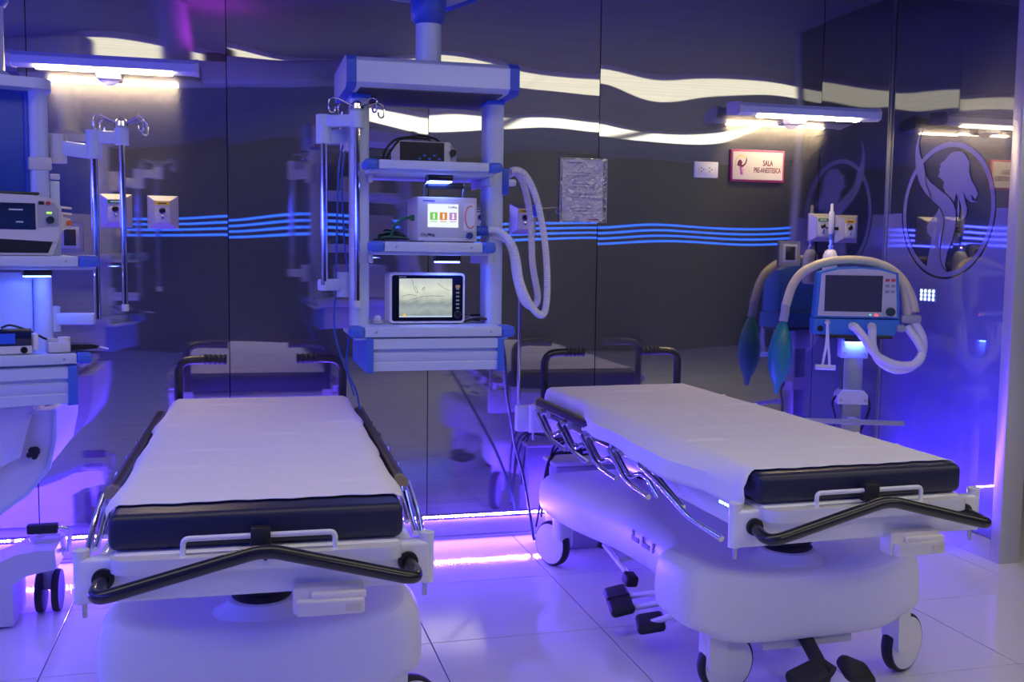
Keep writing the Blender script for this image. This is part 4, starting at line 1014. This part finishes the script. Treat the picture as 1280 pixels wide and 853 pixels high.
# ------------------------------------------------------------------ cables from the towers
blum = mat('blue_cord', (.02, .08, .40), .4)
tag(obj('hanging_cable', tube(spline([(.385, 3.80, 1.80), (.36, 3.78, 1.70), (.352, 3.78, 1.50), (.348, 3.80, 1.25), (.345, 3.82, 1.10), (.385, 3.86, .96), (.432, 3.90, .86), (.45, 3.93, .78)]), .0032, 8), blum), 'thin blue cable hanging outermost beside the left pole of the central tower', 'cable', 'blue hanging cables')
tag(obj('hanging_cable', tube(spline([(.392, 3.81, 1.79), (.372, 3.80, 1.65), (.385, 3.83, 1.40), (.408, 3.85, 1.22), (.400, 3.86, 1.06), (.395, 3.87, .95), (.425, 3.90, .84)]), .0032, 8), blum), 'thin blue cable hanging close to the left column of the central tower', 'cable', 'blue hanging cables')
tag(obj('gas_hose', tube(spline([(1.00, 3.93, 1.09), (1.04, 4.0, .97), (1.09, 4.15, .80), (1.15, 4.30, .66), (1.21, 4.45, .52), (1.28, 4.56, .36), (1.33, 4.63, .20), (1.36, 4.66, .06), (1.37, 4.66, .008)]), .007, 10), mat('dark_green_hose', (.008, .05, .045), .4)), 'dark green hose running down from the central tower behind the right stretcher', 'hose')
tang = [[(1.36, 4.52, .20), (1.38, 4.50, .40), (1.44, 4.49, .50), (1.50, 4.48, .52), (1.54, 4.48, .47), (1.53, 4.49, .44)],
        [(1.37, 4.55, .15), (1.40, 4.54, .42), (1.50, 4.53, .455), (1.62, 4.52, .475), (1.72, 4.53, .50)],
        [(1.35, 4.57, .10), (1.42, 4.56, .425), (1.55, 4.57, .445), (1.66, 4.56, .49), (1.80, 4.57, .46)],
        [(1.40, 4.60, .20), (1.43, 4.60, .43), (1.47, 4.60, .50), (1.53, 4.60, .49), (1.56, 4.60, .43), (1.70, 4.60, .44)]]
for k, lab in enumerate(('black cable arching highest behind the head of the right stretcher', 'black cable lying foremost on the grey cable box', 'black cable crossing the middle of the grey cable box', 'black cable at the back of the grey cable box by the wall')):
    tag(obj('cable_tangle', tube(spline(tang[k]), .0055, 8), cord), lab, 'cable', 'cables behind the right stretcher')
t = thing('cable_box', 'low grey box under the tangled cables behind the right stretcher', 'box', (1.62, 4.56, 0))
obj('case', box(-.20, .22, -.07, .10, .0, .40, .012), greyp, t)
obj('lid', box(-.21, .23, -.08, .11, .40, .418, .006), lgrey, t)

# ------------------------------------------------------------------ third bed, cut by the left edge
t = thing('hospital_bed', 'third bed at the left edge with white shell and brake pedal', 'bed', (-1.05, 4.08, 0))
arm = [(-.75, .12), (.255, .20), (.255, .02), (-.2, .02)]
b = bmesh.new()
pf = [(-.6, .17), (.10, .21), (.20, .245), (.26, .275), (.33, .285), (.395, .285), (.40, .215), (.30, .195), (.25, .165), (.25, .012), (-.6, .012)]
obj('base', prism(pf, .24, 'xz', -.10), lgrey, t, angle=.5)
obj('caster_cup', lathe([(.055, .21), (.065, .23), (.065, .292), (.058, .298), (.045, .296), (.045, .28), (.004, .28)], 24, c=(.345, .07, 0)), lgrey, t)
cs_ = obj('caster', box(.325, .365, .045, .105, .09, .22, .01), greyp, t)
for x in (.316, .374): obj('tyre', lathe([(.03, -.011), (.078, -.013), (.082, 0), (.078, .013), (.03, .011)], 28, 'x', (x, .075, .082)), rubber, cs_)
pe = obj('brake_pedal', tube(fillet([(.40, .06, .245), (.425, .02, .25), (.435, .0, .34), (.39, .0, .345)], .02), .008), chrome, t)
obj('pedal_grip', box(.285, .395, -.018, .018, .325, .362, .008), rubber, pe)
sh = [(-.9, .76), (.404, .80), (.402, .705), (.38, .60), (.31, .51), (.20, .43), (.05, .35), (-.9, .28)]
obj('shell', prism(sh, .60, 'xz', -.10), white, t, angle=.5)
obj('shell_rim', prism([(.05, .35), (.20, .43), (.31, .51), (.38, .60), (.402, .705), (.404, .80), (.414, .80), (.412, .70), (.39, .59), (.316, .498), (.205, .418), (.05, .338)], .02, 'xz', -.115), pendwhite, t)
kn = obj('knob', lathe([(.018, 0), (.018, -.02), (.012, -.025), (.012, -.04)], 16, 'y', (.339, -.10, .654)), rubber, t)
for a in range(4): obj('knob_lobe', cyl((.339 + .013 * math.cos(a * 1.57 + .4), -.135, .654 + .013 * math.sin(a * 1.57 + .4)), .010, .02, 'y', 12), rubber, kn)
obj('bed_column', box(-.25, .05, -.02, .16, .16, .40, .01), lgrey, t)
# crumpled sheet on it
bm = bmesh.new(); R = []
rnd = random.Random(5)
edge = [(-.85, .845), (-.5, .85), (-.2, .855), (.0, .85), (.14, .845), (.26, .84), (.33, .835), (.37, .828)]
E2 = spline([(a, 0, b) for a, b in edge], 6)
for j in range(34):
    y = -.13 + .60 * j / 33
    row = []
    for i, p_ in enumerate(E2):
        f = max(0, 1 - (j / 10) ** 2)
        k_ = .022 * math.sin(i * .33 + j * .42) + .014 * math.sin(i * .71 - j * .35 + 1) + .008 * math.sin(i * 1.3 + j * .9)
        row.append(bm.verts.new((p_.x + k_ * .5 - .03 * f, y + .02 * math.sin(i * .4), p_.z + k_ - .035 * f)))
    R.append(row)
for A, B in zip(R, R[1:]):
    for k in range(len(E2) - 1): bm.faces.new((A[k], A[k + 1], B[k + 1], B[k]))
# front flap hanging over the shell
fl = bmesh.new()
S = tag(obj('crumpled_sheet', bm, sheetm, None, loc=(-1.05, 4.08, 0)), 'crumpled white sheet draped over the third bed at the left edge', 'sheet')
m = S.modifiers.new('solid', 'SOLIDIFY'); m.thickness = .004
bm = bmesh.new(); R = []
for j in range(14):
    v = j / 13
    row = []
    for i in range(30):
        u = i / 29
        x = -.75 + (1.10 - .05 * v) * u
        zb = .40 + .25 * u ** 3
        z = .835 - .03 * v * math.sin(u * 9) * (1 - v) + (zb - .835) * v
        yy = -.15 - .02 * v + .018 * math.sin(u * 19 + v * 3) * (0.3 + v) + .01 * math.sin(u * 41 - v * 6)
        row.append(bm.verts.new((x, yy, z)))
    R.append(row)
for A, B in zip(R, R[1:]):
    for k in range(29): bm.faces.new((A[k], A[k + 1], B[k + 1], B[k]))
o = obj('front_fold', bm, sheetm, S)
m = o.modifiers.new('solid', 'SOLIDIFY'); m.thickness = .004
